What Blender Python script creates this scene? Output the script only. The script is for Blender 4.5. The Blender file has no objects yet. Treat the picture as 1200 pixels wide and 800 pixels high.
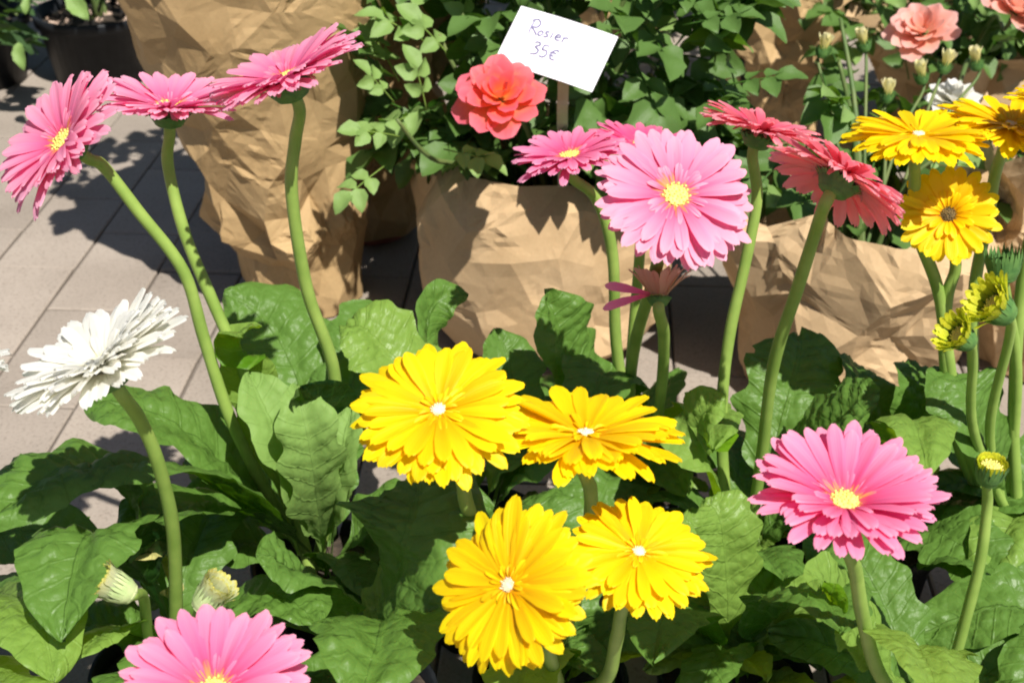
import bpy, math, random
from mathutils import Vector, Matrix, noise
R_ = math.radians
sc = bpy.context.scene
col = sc.collection

# ---------------------------------------------------------------- camera
CAM_H, PITCH, F = 0.85, R_(30), 1648.0          # F: focal length in pixels of a 1200 px wide frame
cam_d = bpy.data.cameras.new('camera'); cam = bpy.data.objects.new('camera', cam_d); col.objects.link(cam)
cam.location = (0, 0, CAM_H); cam.rotation_euler = (math.pi/2 - PITCH, 0, 0)
cam_d.sensor_width = 36; cam_d.lens = 36*F/1200
cam_d.clip_start = 0.02; cam_d.clip_end = 500
cam_d.dof.use_dof = True; cam_d.dof.focus_distance = 0.92; cam_d.dof.aperture_fstop = 15
sc.camera = cam
# ---------------------------------------------------------------- sky, sun, exposure
SUN_EL, SUN_AZ = R_(56), R_(151)                # azimuth clockwise from +Y (the viewing direction)
w = bpy.data.worlds.new('World'); sc.world = w; w.use_nodes = True
nt = w.node_tree
sky = nt.nodes.new('ShaderNodeTexSky'); sky.sky_type = 'NISHITA'; sky.sun_disc = False
sky.sun_elevation = SUN_EL; sky.sun_rotation = SUN_AZ
nt.links.new(sky.outputs[0], nt.nodes['Background'].inputs[0]); nt.nodes['Background'].inputs[1].default_value = 0.052
sd = bpy.data.lights.new('sun', 'SUN'); sun = bpy.data.objects.new('sun', sd); col.objects.link(sun)
sd.energy = 5.0; sd.angle = R_(0.55); sd.color = (1, 0.955, 0.88)
to_sun = Vector((math.sin(SUN_AZ)*math.cos(SUN_EL), math.cos(SUN_AZ)*math.cos(SUN_EL), math.sin(SUN_EL)))
sun.rotation_euler = to_sun.to_track_quat('Z', 'Y').to_euler(); sun.location = to_sun*6
cy = sc.cycles; cy.filter_width = 2.0; cy.max_bounces = 6; cy.diffuse_bounces = 3; cy.glossy_bounces = 2; cy.transmission_bounces = 3
vs = sc.view_settings
vs.view_transform = 'Standard'; vs.look = 'None'; vs.gamma = 1; vs.exposure = 0.62; vs.use_curve_mapping = False

# ---------------------------------------------------------------- measuring helpers
FW = Vector((0, math.cos(PITCH), -math.sin(PITCH))); UP = Vector((0, math.sin(PITCH), math.cos(PITCH))); RT = Vector((1, 0, 0))
C0 = Vector((0, 0, CAM_H))
def at(px, py, d): return C0 + FW*d + RT*((px-600)/F*d) + UP*((400-py)/F*d)      # a measured point at depth d
def ground(px, py, z=0.0):
    v = FW + RT*((px-600)/F) + UP*((400-py)/F)
    return C0 + v*((z-CAM_H)/v.z)
def depth_of(p): return (p-C0).dot(FW)
def facing(r, u, t): return (RT*r + UP*u - FW*t).normalized()
def lerp(a, b, t): return a + (b-a)*t
def smooth(a, b, x):
    t = max(0, min(1, (x-a)/(b-a))); return t*t*(3-2*t)

# ---------------------------------------------------------------- object helpers
def link(o): col.objects.link(o); return o
def mesh_data(name, verts, faces, mat, smooth_=True, uvs=None):
    me = bpy.data.meshes.new(name); me.from_pydata([tuple(v) for v in verts], [], faces)
    if mat: me.materials.append(mat)
    if smooth_: me.polygons.foreach_set('use_smooth', [True]*len(me.polygons))
    if uvs:
        l = me.uv_layers.new(name='UVMap'); data = []
        for lp in me.loops: data.extend(uvs[lp.vertex_index])
        l.data.foreach_set('uv', data)
    me.update(); return me
def obj(name, me, parent=None, m=None):
    o = link(bpy.data.objects.new(name, me))
    if parent: o.parent = parent
    if m is not None: o.matrix_basis = m
    return o
def empty(name, loc, label, cat, group=None):
    o = link(bpy.data.objects.new(name, None)); o.empty_display_size = 0.05; o.location = loc
    o['label'] = label; o['category'] = cat
    if group: o['group'] = group
    return o
def tube_geo(pts, radii, n=8, cap=True):
    vs_, fs = [], []
    t0 = (pts[1]-pts[0]).normalized()
    nrm = t0.orthogonal().normalized()
    for i, p in enumerate(pts):
        a = pts[max(i-1, 0)]; b = pts[min(i+1, len(pts)-1)]
        t = (b-a).normalized()
        nrm = (nrm - t*nrm.dot(t)).normalized(); bn = t.cross(nrm)
        for k in range(n):
            an = 2*math.pi*k/n
            vs_.append(p + (nrm*math.cos(an)+bn*math.sin(an))*radii[i])
    for i in range(len(pts)-1):
        for k in range(n):
            k2 = (k+1) % n
            fs.append((i*n+k, i*n+k2, (i+1)*n+k2, (i+1)*n+k))
    if cap: fs.append(tuple(range(n-1, -1, -1))); fs.append(tuple((len(pts)-1)*n+k for k in range(n)))
    return vs_, fs
def spline(pts, sub=6):
    out = []; n = len(pts)
    for i in range(n-1):
        p0 = pts[max(i-1, 0)]; p1 = pts[i]; p2 = pts[i+1]; p3 = pts[min(i+2, n-1)]
        for k in range(sub):
            t = k/sub
            out.append(0.5*((2*p1) + (p2-p0)*t + (2*p0-5*p1+4*p2-p3)*t*t + (3*p1-p0-3*p2+p3)*t**3))
    out.append(pts[-1]); return out
def lathe_geo(prof, n=32, cap_bottom=True):
    vs_, fs = [], []
    for r, z in prof:
        for k in range(n):
            a = 2*math.pi*k/n; vs_.append(Vector((r*math.cos(a), r*math.sin(a), z)))
    for i in range(len(prof)-1):
        for k in range(n):
            k2 = (k+1) % n; fs.append((i*n+k, i*n+k2, (i+1)*n+k2, (i+1)*n+k))
    if cap_bottom: fs.append(tuple(range(n-1, -1, -1)))
    return vs_, fs

# ---------------------------------------------------------------- materials
def new_mat(name):
    m = bpy.data.materials.new(name); m.use_nodes = True
    n = m.node_tree.nodes; return m, n, m.node_tree.links, n['Principled BSDF'], n['Material Output']
def ramp(n, stops, interp='LINEAR'):
    r = n.new('ShaderNodeValToRGB'); r.color_ramp.interpolation = interp
    e = r.color_ramp.elements
    while len(e) < len(stops): e.new(0.5)
    for i, (p, c) in enumerate(stops): e[i].position = p; e[i].color = (*c, 1)
    return r
def math_node(n, l, op, a, b=None):
    m = n.new('ShaderNodeMath'); m.operation = op
    for i, x in enumerate((a, b)):
        if x is None: continue
        if isinstance(x, (int, float)): m.inputs[i].default_value = x
        else: l.new(x, m.inputs[i])
    return m.outputs[0]
def petal_mat(name, stops, trans=0.5, ridge=0.12, rough=0.5, tcol=None, back=None):
    m, n, l, p, out = new_mat(name)
    tc = n.new('ShaderNodeTexCoord'); sep = n.new('ShaderNodeSeparateXYZ'); l.new(tc.outputs['UV'], sep.inputs[0])
    no = n.new('ShaderNodeTexNoise'); no.inputs['Scale'].default_value = 1.0; no.inputs['Detail'].default_value = 2
    mp = n.new('ShaderNodeMapping'); mp.inputs['Scale'].default_value = (2.0, 9, 1); l.new(tc.outputs['UV'], mp.inputs[0]); l.new(mp.outputs[0], no.inputs['Vector'])
    jit = math_node(n, l, 'MULTIPLY_ADD', no.outputs['Fac'], 0.22); jit.node.inputs[2].default_value = -0.11
    u = math_node(n, l, 'ADD', sep.outputs[0], jit)
    rp = ramp(n, stops); l.new(u, rp.inputs[0])
    oi = n.new('ShaderNodeObjectInfo')
    hs = n.new('ShaderNodeHueSaturation'); l.new(rp.outputs[0], hs.inputs['Color'])
    va = math_node(n, l, 'MULTIPLY_ADD', oi.outputs['Random'], 0.22); va.node.inputs[2].default_value = 0.89
    l.new(va, hs.inputs['Value'])
    hu = math_node(n, l, 'MULTIPLY_ADD', oi.outputs['Random'], 0.016); hu.node.inputs[2].default_value = 0.492
    l.new(hu, hs.inputs['Hue'])
    colr = hs.outputs[0]
    if back:
        ge = n.new('ShaderNodeNewGeometry'); mx = n.new('ShaderNodeMix'); mx.data_type = 'RGBA'
        f = math_node(n, l, 'MULTIPLY', ge.outputs['Backfacing'], 0.75)
        l.new(f, mx.inputs[0]); l.new(colr, mx.inputs[6]); mx.inputs[7].default_value = (*back, 1); colr = mx.outputs[2]
    l.new(colr, p.inputs['Base Color']); p.inputs['Roughness'].default_value = rough
    p.inputs['Specular IOR Level'].default_value = 0.3
    wv = n.new('ShaderNodeTexWave'); wv.bands_direction = 'Y'; wv.inputs['Scale'].default_value = 2.2; wv.inputs['Distortion'].default_value = 0.6
    l.new(tc.outputs['UV'], wv.inputs['Vector'])
    bp = n.new('ShaderNodeBump'); bp.inputs['Strength'].default_value = ridge; bp.inputs['Distance'].default_value = 0.0006
    l.new(wv.outputs['Fac'], bp.inputs['Height']); l.new(bp.outputs[0], p.inputs['Normal'])
    tr = n.new('ShaderNodeBsdfTranslucent')
    if tcol: tr.inputs[0].default_value = (*tcol, 1)
    else: l.new(colr, tr.inputs[0])
    mix = n.new('ShaderNodeMixShader'); mix.inputs[0].default_value = trans
    l.new(p.outputs[0], mix.inputs[1]); l.new(tr.outputs[0], mix.inputs[2]); l.new(mix.outputs[0], out.inputs[0])
    return m
def leaf_mat(name, c1, c2, under, vein, rough=0.38, trans=0.22, tcol=(0.2, 0.42, 0.03), veins=True, bump=0.6, bull=0):
    m, n, l, p, out = new_mat(name)
    tc = n.new('ShaderNodeTexCoord'); sep = n.new('ShaderNodeSeparateXYZ'); l.new(tc.outputs['UV'], sep.inputs[0])
    ob = tc.outputs['Object']
    no = n.new('ShaderNodeTexNoise'); no.inputs['Scale'].default_value = 28; no.inputs['Detail'].default_value = 4; l.new(ob, no.inputs['Vector'])
    oi = n.new('ShaderNodeObjectInfo')
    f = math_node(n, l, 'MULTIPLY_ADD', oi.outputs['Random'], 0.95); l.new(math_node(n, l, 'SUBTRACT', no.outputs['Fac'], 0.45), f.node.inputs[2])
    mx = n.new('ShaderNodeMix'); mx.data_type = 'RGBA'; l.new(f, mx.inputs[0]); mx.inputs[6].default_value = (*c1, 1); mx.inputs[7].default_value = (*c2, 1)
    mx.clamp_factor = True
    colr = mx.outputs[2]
    # v runs -1..1 across, u 0..1 along
    av = math_node(n, l, 'ABSOLUTE', sep.outputs[1])
    mid = n.new('ShaderNodeMapRange'); l.new(av, mid.inputs[0]); mid.inputs[1].default_value = 0.03; mid.inputs[2].default_value = 0.052
    mid.inputs[3].default_value = 1; mid.inputs[4].default_value = 0; vf = mid.outputs[0]
    if veins:
        s = math_node(n, l, 'MULTIPLY_ADD', av, -0.09); l.new(sep.outputs[0], s.node.inputs[2])
        fr = math_node(n, l, 'FRACT', math_node(n, l, 'MULTIPLY', s, 13.0))
        d = math_node(n, l, 'ABSOLUTE', math_node(n, l, 'SUBTRACT', fr, 0.5))
        lr = n.new('ShaderNodeMapRange'); l.new(d, lr.inputs[0]); lr.inputs[1].default_value = 0.02; lr.inputs[2].default_value = 0.09
        lr.inputs[3].default_value = 0.55; lr.inputs[4].default_value = 0
        vf = math_node(n, l, 'MAXIMUM', vf, lr.outputs[0])
    vm = n.new('ShaderNodeMix'); vm.data_type = 'RGBA'; l.new(math_node(n, l, 'MULTIPLY', vf, 0.55), vm.inputs[0]); l.new(colr, vm.inputs[6]); vm.inputs[7].default_value = (*vein, 1)
    ge = n.new('ShaderNodeNewGeometry'); um = n.new('ShaderNodeMix'); um.data_type = 'RGBA'
    l.new(ge.outputs['Backfacing'], um.inputs[0]); l.new(vm.outputs[2], um.inputs[6]); um.inputs[7].default_value = (*under, 1)
    l.new(um.outputs[2], p.inputs['Base Color'])
    rg = math_node(n, l, 'MULTIPLY_ADD', no.outputs['Fac'], 0.25); rg.node.inputs[2].default_value = rough-0.1
    l.new(rg, p.inputs['Roughness']); p.inputs['Specular IOR Level'].default_value = 0.27
    n2 = n.new('ShaderNodeTexNoise'); n2.inputs['Scale'].default_value = 160; n2.inputs['Detail'].default_value = 3; l.new(ob, n2.inputs['Vector'])
    h = math_node(n, l, 'MULTIPLY_ADD', vf, -0.8); l.new(n2.outputs['Fac'], h.node.inputs[2])
    if bull:
        vb = n.new('ShaderNodeTexVoronoi'); vb.inputs['Scale'].default_value = 120; l.new(ob, vb.inputs['Vector'])
        h = math_node(n, l, 'ADD', h, math_node(n, l, 'MULTIPLY', vb.outputs['Distance'], -1.7))
    bp = n.new('ShaderNodeBump'); bp.inputs['Strength'].default_value = bump*(1.3 if bull else 1); bp.inputs['Distance'].default_value = 0.0012
    l.new(h, bp.inputs['Height']); l.new(bp.outputs[0], p.inputs['Normal'])
    tr = n.new('ShaderNodeBsdfTranslucent'); tr.inputs[0].default_value = (*tcol, 1)
    mix = n.new('ShaderNodeMixShader'); mix.inputs[0].default_value = trans
    l.new(p.outputs[0], mix.inputs[1]); l.new(tr.outputs[0], mix.inputs[2]); l.new(mix.outputs[0], out.inputs[0])
    return m
def plain_mat(name, c1, c2, scale=30, rough=0.6, bump=0.0, dist=0.001, spec=0.4, detail=5):
    m, n, l, p, out = new_mat(name)
    tc = n.new('ShaderNodeTexCoord'); no = n.new('ShaderNodeTexNoise'); no.inputs['Scale'].default_value = scale; no.inputs['Detail'].default_value = detail
    l.new(tc.outputs['Object'], no.inputs['Vector'])
    r = ramp(n, [(0.3, c1), (0.7, c2)]); l.new(no.outputs['Fac'], r.inputs[0]); l.new(r.outputs[0], p.inputs['Base Color'])
    p.inputs['Roughness'].default_value = rough; p.inputs['Specular IOR Level'].default_value = spec
    if bump:
        bp = n.new('ShaderNodeBump'); bp.inputs['Strength'].default_value = bump; bp.inputs['Distance'].default_value = dist
        l.new(no.outputs['Fac'], bp.inputs['Height']); l.new(bp.outputs[0], p.inputs['Normal'])
    return m
def paver_mat():
    m, n, l, p, out = new_mat('paver')
    tc = n.new('ShaderNodeTexCoord'); ge = n.new('ShaderNodeNewGeometry'); oi = n.new('ShaderNodeObjectInfo')
    big = n.new('ShaderNodeTexNoise'); big.inputs['Scale'].default_value = 5; big.inputs['Detail'].default_value = 5; l.new(ge.outputs['Position'], big.inputs['Vector'])
    fine = n.new('ShaderNodeTexNoise'); fine.inputs['Scale'].default_value = 260; fine.inputs['Detail'].default_value = 4; l.new(ge.outputs['Position'], fine.inputs['Vector'])
    r = ramp(n, [(0.3, (0.245, 0.207, 0.172)), (0.7, (0.325, 0.278, 0.235))]); l.new(big.outputs['Fac'], r.inputs[0])
    r2 = ramp(n, [(0.28, (0.62, 0.6, 0.58)), (0.45, (0.97, 0.97, 0.97)), (0.75, (1.08, 1.08, 1.08))]); l.new(fine.outputs['Fac'], r2.inputs[0])
    mu = n.new('ShaderNodeMix'); mu.data_type = 'RGBA'; mu.blend_type = 'MULTIPLY'; mu.inputs[0].default_value = 0.8
    l.new(r.outputs[0], mu.inputs[6]); l.new(r2.outputs[0], mu.inputs[7])
    hs = n.new('ShaderNodeHueSaturation'); l.new(mu.outputs[2], hs.inputs['Color'])
    va = math_node(n, l, 'MULTIPLY_ADD', oi.outputs['Random'], 0.22); va.node.inputs[2].default_value = 0.89; l.new(va, hs.inputs['Value'])
    # dark specks of dirt
    vo = n.new('ShaderNodeTexVoronoi'); vo.inputs['Scale'].default_value = 38; l.new(ge.outputs['Position'], vo.inputs['Vector'])
    sp = n.new('ShaderNodeMapRange'); l.new(vo.outputs['Distance'], sp.inputs[0]); sp.inputs[1].default_value = 0.05; sp.inputs[2].default_value = 0.1; sp.inputs[3].default_value = 0.35; sp.inputs[4].default_value = 0
    dm = n.new('ShaderNodeMix'); dm.data_type = 'RGBA'; l.new(sp.outputs[0], dm.inputs[0]); l.new(hs.outputs[0], dm.inputs[6]); dm.inputs[7].default_value = (0.1, 0.085, 0.07, 1)
    l.new(dm.outputs[2], p.inputs['Base Color']); p.inputs['Roughness'].default_value = 0.85; p.inputs['Specular IOR Level'].default_value = 0.25
    bp = n.new('ShaderNodeBump'); bp.inputs['Strength'].default_value = 0.5; bp.inputs['Distance'].default_value = 0.001
    l.new(fine.outputs['Fac'], bp.inputs['Height']); l.new(bp.outputs[0], p.inputs['Normal'])
    return m
def paper_mat(name, c1, c2):
    m, n, l, p, out = new_mat(name)
    tc = n.new('ShaderNodeTexCoord')
    no = n.new('ShaderNodeTexNoise'); no.inputs['Scale'].default_value = 12; no.inputs['Detail'].default_value = 6; l.new(tc.outputs['Object'], no.inputs['Vector'])
    fib = n.new('ShaderNodeTexNoise'); fib.inputs['Scale'].default_value = 1; fib.inputs['Detail'].default_value = 3
    mp = n.new('ShaderNodeMapping'); mp.inputs['Scale'].default_value = (300, 300, 260); l.new(tc.outputs['Object'], mp.inputs[0]); l.new(mp.outputs[0], fib.inputs['Vector'])
    r = ramp(n, [(0.3, c1), (0.7, c2)]); l.new(no.outputs['Fac'], r.inputs[0])
    rf = ramp(n, [(0.3, (0.86, 0.84, 0.8)), (0.65, (1.05, 1.05, 1.05))]); l.new(fib.outputs['Fac'], rf.inputs[0])
    mu = n.new('ShaderNodeMix'); mu.data_type = 'RGBA'; mu.blend_type = 'MULTIPLY'; mu.inputs[0].default_value = 0.35
    l.new(r.outputs[0], mu.inputs[6]); l.new(rf.outputs[0], mu.inputs[7])
    l.new(mu.outputs[2], p.inputs['Base Color']); p.inputs['Roughness'].default_value = 0.72; p.inputs['Specular IOR Level'].default_value = 0.3
    dn = n.new('ShaderNodeTexNoise'); dn.inputs['Scale'].default_value = 9; dn.inputs['Detail'].default_value = 2; l.new(tc.outputs['Object'], dn.inputs['Vector'])
    ad = n.new('ShaderNodeMix'); ad.data_type = 'RGBA'; ad.blend_type = 'LINEAR_LIGHT'; ad.inputs[0].default_value = 0.06; l.new(tc.outputs['Object'], ad.inputs[6]); l.new(dn.outputs['Color'], ad.inputs[7])
    v = n.new('ShaderNodeTexVoronoi'); v.inputs['Scale'].default_value = 24; l.new(ad.outputs[2], v.inputs['Vector']); h = v.outputs['Distance']
    bp = n.new('ShaderNodeBump'); bp.inputs['Strength'].default_value = 0.13; bp.inputs['Distance'].default_value = 0.006
    l.new(h, bp.inputs['Height']); l.new(bp.outputs[0], p.inputs['Normal'])
    tr = n.new('ShaderNodeBsdfTranslucent'); l.new(mu.outputs[2], tr.inputs[0])
    mix = n.new('ShaderNodeMixShader'); mix.inputs[0].default_value = 0.1
    l.new(p.outputs[0], mix.inputs[1]); l.new(tr.outputs[0], mix.inputs[2]); l.new(mix.outputs[0], out.inputs[0])
    return m

M = {}
M['pink'] = petal_mat('pink_petal', [(0.0, (0.85, 0.3, 0.16)), (0.16, (0.84, 0.08, 0.22)), (0.4, (0.87, 0.17, 0.38)), (0.85, (0.9, 0.34, 0.55)), (1.0, (0.9, 0.43, 0.6))], tcol=(0.92, 0.09, 0.3))
M['hot'] = petal_mat('deep_pink_petal', [(0.0, (0.85, 0.32, 0.18)), (0.16, (0.85, 0.1, 0.25)), (0.5, (0.86, 0.13, 0.34)), (1.0, (0.88, 0.28, 0.46))], tcol=(0.9, 0.05, 0.22))
M['pale'] = petal_mat('pale_pink_petal', [(0.0, (0.9, 0.33, 0.22)), (0.14, (0.86, 0.11, 0.27)), (0.3, (0.87, 0.2, 0.4)), (0.6, (0.89, 0.34, 0.54)), (1.0, (0.92, 0.5, 0.65))], tcol=(0.93, 0.14, 0.34))
M['coral'] = petal_mat('coral_pink_petal', [(0.0, (0.85, 0.3, 0.15)), (0.2, (0.82, 0.1, 0.2)), (0.6, (0.86, 0.2, 0.32)), (1.0, (0.9, 0.42, 0.47))], tcol=(0.95, 0.2, 0.26), trans=0.55, back=(0.93, 0.52, 0.52))
M['yellow'] = petal_mat('yellow_petal', [(0.0, (0.94, 0.45, 0.002)), (0.25, (0.94, 0.6, 0.002)), (0.6, (0.94, 0.72, 0.004)), (1.0, (0.95, 0.77, 0.006))], tcol=(0.98, 0.63, 0.0))
M['white'] = petal_mat('white_petal', [(0.0, (0.84, 0.8, 0.45)), (0.3, (0.88, 0.87, 0.8)), (1.0, (0.9, 0.9, 0.9))], tcol=(0.93, 0.91, 0.78), trans=0.55)
M['faded'] = petal_mat('faded_petal', [(0.0, (0.6, 0.42, 0.25)), (0.5, (0.8, 0.45, 0.33)), (1.0, (0.84, 0.42, 0.38))], tcol=(0.85, 0.4, 0.28))
M['budpet'] = petal_mat('bud_petal', [(0.0, (0.3, 0.42, 0.03)), (0.5, (0.6, 0.64, 0.04)), (1.0, (0.78, 0.74, 0.04))], tcol=(0.6, 0.68, 0.03))
M['palebud'] = petal_mat('pale_bud_petal', [(0.0, (0.4, 0.5, 0.2)), (0.5, (0.58, 0.64, 0.4)), (0.85, (0.66, 0.66, 0.4)), (1.0, (0.75, 0.66, 0.1))], tcol=(0.6, 0.66, 0.2))
M['rosecoral'] = petal_mat('coral_rose_petal', [(0.0, (0.95, 0.42, 0.06)), (0.4, (0.92, 0.24, 0.1)), (0.75, (0.89, 0.14, 0.18)), (1.0, (0.9, 0.2, 0.27))], ridge=0.1, tcol=(0.95, 0.22, 0.08))
M['rosesalmon'] = petal_mat('salmon_rose_petal', [(0.0, (0.9, 0.5, 0.3)), (0.6, (0.88, 0.45, 0.36)), (1.0, (0.9, 0.55, 0.5))], ridge=0.1, tcol=(0.9, 0.4, 0.28))
M['rosewhite'] = petal_mat('white_rose_petal', [(0.0, (0.85, 0.8, 0.6)), (1.0, (0.88, 0.87, 0.85))], ridge=0.1)
M['rosecream'] = petal_mat('cream_rose_bud', [(0.0, (0.55, 0.6, 0.12)), (0.5, (0.82, 0.74, 0.3)), (1.0, (0.88, 0.82, 0.5))], ridge=0.1)
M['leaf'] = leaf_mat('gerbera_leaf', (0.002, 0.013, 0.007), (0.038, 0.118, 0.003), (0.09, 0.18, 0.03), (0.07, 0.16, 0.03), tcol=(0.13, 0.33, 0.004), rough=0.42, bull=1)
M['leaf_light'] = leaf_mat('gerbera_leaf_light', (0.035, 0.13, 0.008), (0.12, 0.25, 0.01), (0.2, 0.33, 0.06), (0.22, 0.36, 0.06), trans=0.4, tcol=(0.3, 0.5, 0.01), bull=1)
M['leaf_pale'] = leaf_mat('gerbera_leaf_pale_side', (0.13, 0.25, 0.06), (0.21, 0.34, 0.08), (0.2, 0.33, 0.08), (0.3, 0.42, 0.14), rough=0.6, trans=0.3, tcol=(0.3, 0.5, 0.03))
M['leaf_dry'] = leaf_mat('gerbera_leaf_yellowed', (0.35, 0.33, 0.04), (0.5, 0.4, 0.05), (0.45, 0.42, 0.15), (0.5, 0.45, 0.2))
M['rleaf'] = leaf_mat('rose_leaf', (0.01, 0.042, 0.007), (0.042, 0.12, 0.01), (0.08, 0.15, 0.035), (0.07, 0.16, 0.025), rough=0.38, trans=0.15, veins=False, bump=0.3)
M['rleaf_young'] = leaf_mat('young_rose_leaf', (0.07, 0.18, 0.012), (0.19, 0.3, 0.015), (0.22, 0.34, 0.1), (0.3, 0.42, 0.1), rough=0.35, trans=0.3, veins=False, bump=0.3)
M['dleaf'] = leaf_mat('shrub_leaf', (0.006, 0.022, 0.008), (0.016, 0.05, 0.012), (0.04, 0.08, 0.03), (0.03, 0.07, 0.02), rough=0.4, trans=0.12, veins=False, bump=0.3)
M['stem'] = plain_mat('gerbera_stem', (0.18, 0.29, 0.05), (0.28, 0.4, 0.085), 40, 0.55, 0.3, 0.0006)
M['calyx'] = plain_mat('gerbera_calyx', (0.045, 0.13, 0.03), (0.11, 0.22, 0.05), 120, 0.6, 0.4, 0.001)
M['calyx_pale'] = plain_mat('pale_calyx', (0.3, 0.42, 0.16), (0.52, 0.58, 0.3), 60, 0.6, 0.4, 0.001)
M['disc_yellow'] = plain_mat('flower_disc', (0.6, 0.52, 0.1), (0.8, 0.68, 0.2), 300, 0.7, 0.5, 0.001)
M['disc_pale'] = plain_mat('pale_flower_disc', (0.75, 0.68, 0.4), (0.88, 0.82, 0.6), 300, 0.7, 0.5, 0.001)
M['disc_dark'] = plain_mat('dark_flower_disc', (0.05, 0.035, 0.01), (0.16, 0.1, 0.02), 300, 0.7, 0.5, 0.001)
M['floret_orange'] = petal_mat('orange_inner_floret', [(0.0, (0.85, 0.5, 0.1)), (0.45, (0.9, 0.36, 0.14)), (1.0, (0.88, 0.2, 0.3))], ridge=0.1)
M['cane'] = plain_mat('rose_cane', (0.06, 0.12, 0.03), (0.14, 0.17, 0.05), 30, 0.6, 0.3)
M['soil'] = plain_mat('potting_soil', (0.012, 0.009, 0.006), (0.07, 0.05, 0.035), 90, 0.95, 1.0, 0.006)
M['pot'] = plain_mat('black_plastic', (0.007, 0.008, 0.01), (0.013, 0.015, 0.018), 60, 0.45, 0.15, 0.0008, spec=0.22)
M['terracotta'] = plain_mat('terracotta', (0.3, 0.1, 0.075), (0.42, 0.15, 0.11), 40, 0.8, 0.3)
M['chip'] = plain_mat('bark_chip', (0.22, 0.14, 0.1), (0.5, 0.38, 0.3), 50, 0.85, 0.3)
M['card'] = plain_mat('white_card', (0.66, 0.65, 0.7), (0.7, 0.69, 0.73), 20, 0.6, 0.05)
M['ink'] = plain_mat('felt_pen_ink', (0.1, 0.09, 0.2), (0.22, 0.2, 0.34), 90, 0.7)
M['stick'] = plain_mat('wooden_stick', (0.55, 0.45, 0.3), (0.68, 0.58, 0.42), 60, 0.7, 0.2)
M['paper'] = paper_mat('kraft_paper', (0.385, 0.255, 0.12), (0.465, 0.32, 0.16))
M['paper_light'] = paper_mat('kraft_paper_light', (0.475, 0.325, 0.175), (0.555, 0.395, 0.23))
M['paver'] = paver_mat()
M['sand'] = plain_mat('joint_sand', (0.13, 0.11, 0.095), (0.2, 0.175, 0.15), 200, 0.95, 0.6, 0.002)

# ---------------------------------------------------------------- ground and paving
rng = random.Random(7)
G = 60
gme = mesh_data('ground', [(-G, -G, 0), (G, -G, 0), (G, G, 0), (-G, G, 0)], [(0, 1, 2, 3)], M['sand'], False)
go = obj('ground', gme); go['kind'] = 'structure'; go.location.z = -0.0075
pav = link(bpy.data.objects.new('pavement', None)); pav['kind'] = 'structure'; pav.rotation_euler.z = R_(-3.5)
PW, PL = 0.112, 0.224
def paver_geo(w_, l_, top=0.0, rnd=None):
    c = 0.002; a, b = w_/2-0.0015, l_/2-0.0015
    vv = []
    for z, k in ((-0.03, 0), (top-c*0.8, 0), (top, c)):
        for sx, sy in ((-1, -1), (1, -1), (1, 1), (-1, 1)): vv.append((sx*(a-k), sy*(b-k), z))
    ff = [(8, 9, 10, 11)]
    for lv in (0, 4):
        for k in range(4): ff.append((lv+k, lv+(k+1) % 4, lv+4+(k+1) % 4, lv+4+k))
    return vv, ff
pv, pf = paver_geo(PW, PL)
paver_me = mesh_data('paver', pv, pf, M['paver'], False)
cells = []
for i in range(-30, 31):
    for j in range(-8, 24):
        x = i*PW + 0.047; y = (j + (0.5 if i % 2 else 0))*PL + 0.06
        cells.append((x, y))
# the 300 that show largest: in view between the plants
def vis(c):
    x, y = c
    d = abs(y-1.6)*0.9 + max(0, abs(x+0.15)-0.55)
    return d
cells.sort(key=vis)
for x, y in cells[:290]:
    o = obj('paver', paver_me, pav)
    o.location = (x, y, rng.uniform(-0.0012, 0.0012)); o.rotation_euler = (R_(rng.uniform(-.35, .35)), R_(rng.uniform(-.35, .35)), R_(rng.uniform(-.4, .4)) + (math.pi if rng.random() < .5 else 0))
vv, ff = [], []
for x, y in cells[290:]:
    k = len(vv); dz = rng.uniform(-0.0012, 0.0012)
    vv += [(a+x, b+y, c+dz) for a, b, c in pv]; ff += [tuple(q+k for q in f_) for f_ in pf]
o = obj('paver_field', mesh_data('paver_field', vv, ff, M['paver'], False), pav); o['kind'] = 'stuff'

# ---------------------------------------------------------------- gerbera parts
def petal_mesh(name, mat, curl, cup, width, notch, twist=0.0, ny=4):
    # unit length along x, width in y
    vv, ff, uv = [], [], []
    US = (0, 0.25, 0.55, 0.8, 0.92, 0.98, 1.0); nx = len(US)-1
    for i, u in enumerate(US):
        hw = width*(lerp(0.36, 1.0, smooth(0, 0.7, u)) if u < 0.75 else math.sqrt(max(0.0, 1-((u-0.72)/0.31)**2)))
        ang = curl*u
        x = math.sin(ang)/curl if abs(curl) > 1e-3 else u
        z = -(1-math.cos(ang))/curl if abs(curl) > 1e-3 else 0
        for j in range(ny+1):
            v = j/ny*2-1
            xx = x - 0.035*v*v*smooth(0.85, 1, u) + (notch*(abs(math.cos(v*math.pi))-0.6) if i == nx else 0)
            zz = z + cup*hw*(v*v) - 0.012*math.cos(v*math.pi*2)*min(1, u*3)
            y = v*hw
            vv.append((xx, y, zz + y*math.sin(twist*u))); uv.append((u, v*0.5+0.5))
    for i in range(nx):
        for j in range(ny):
            a = i*(ny+1)+j; ff.append((a, a+ny+1, a+ny+2, a+1))
    return mesh_data(name, vv, ff, mat, True, uv)
PET = {}
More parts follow.
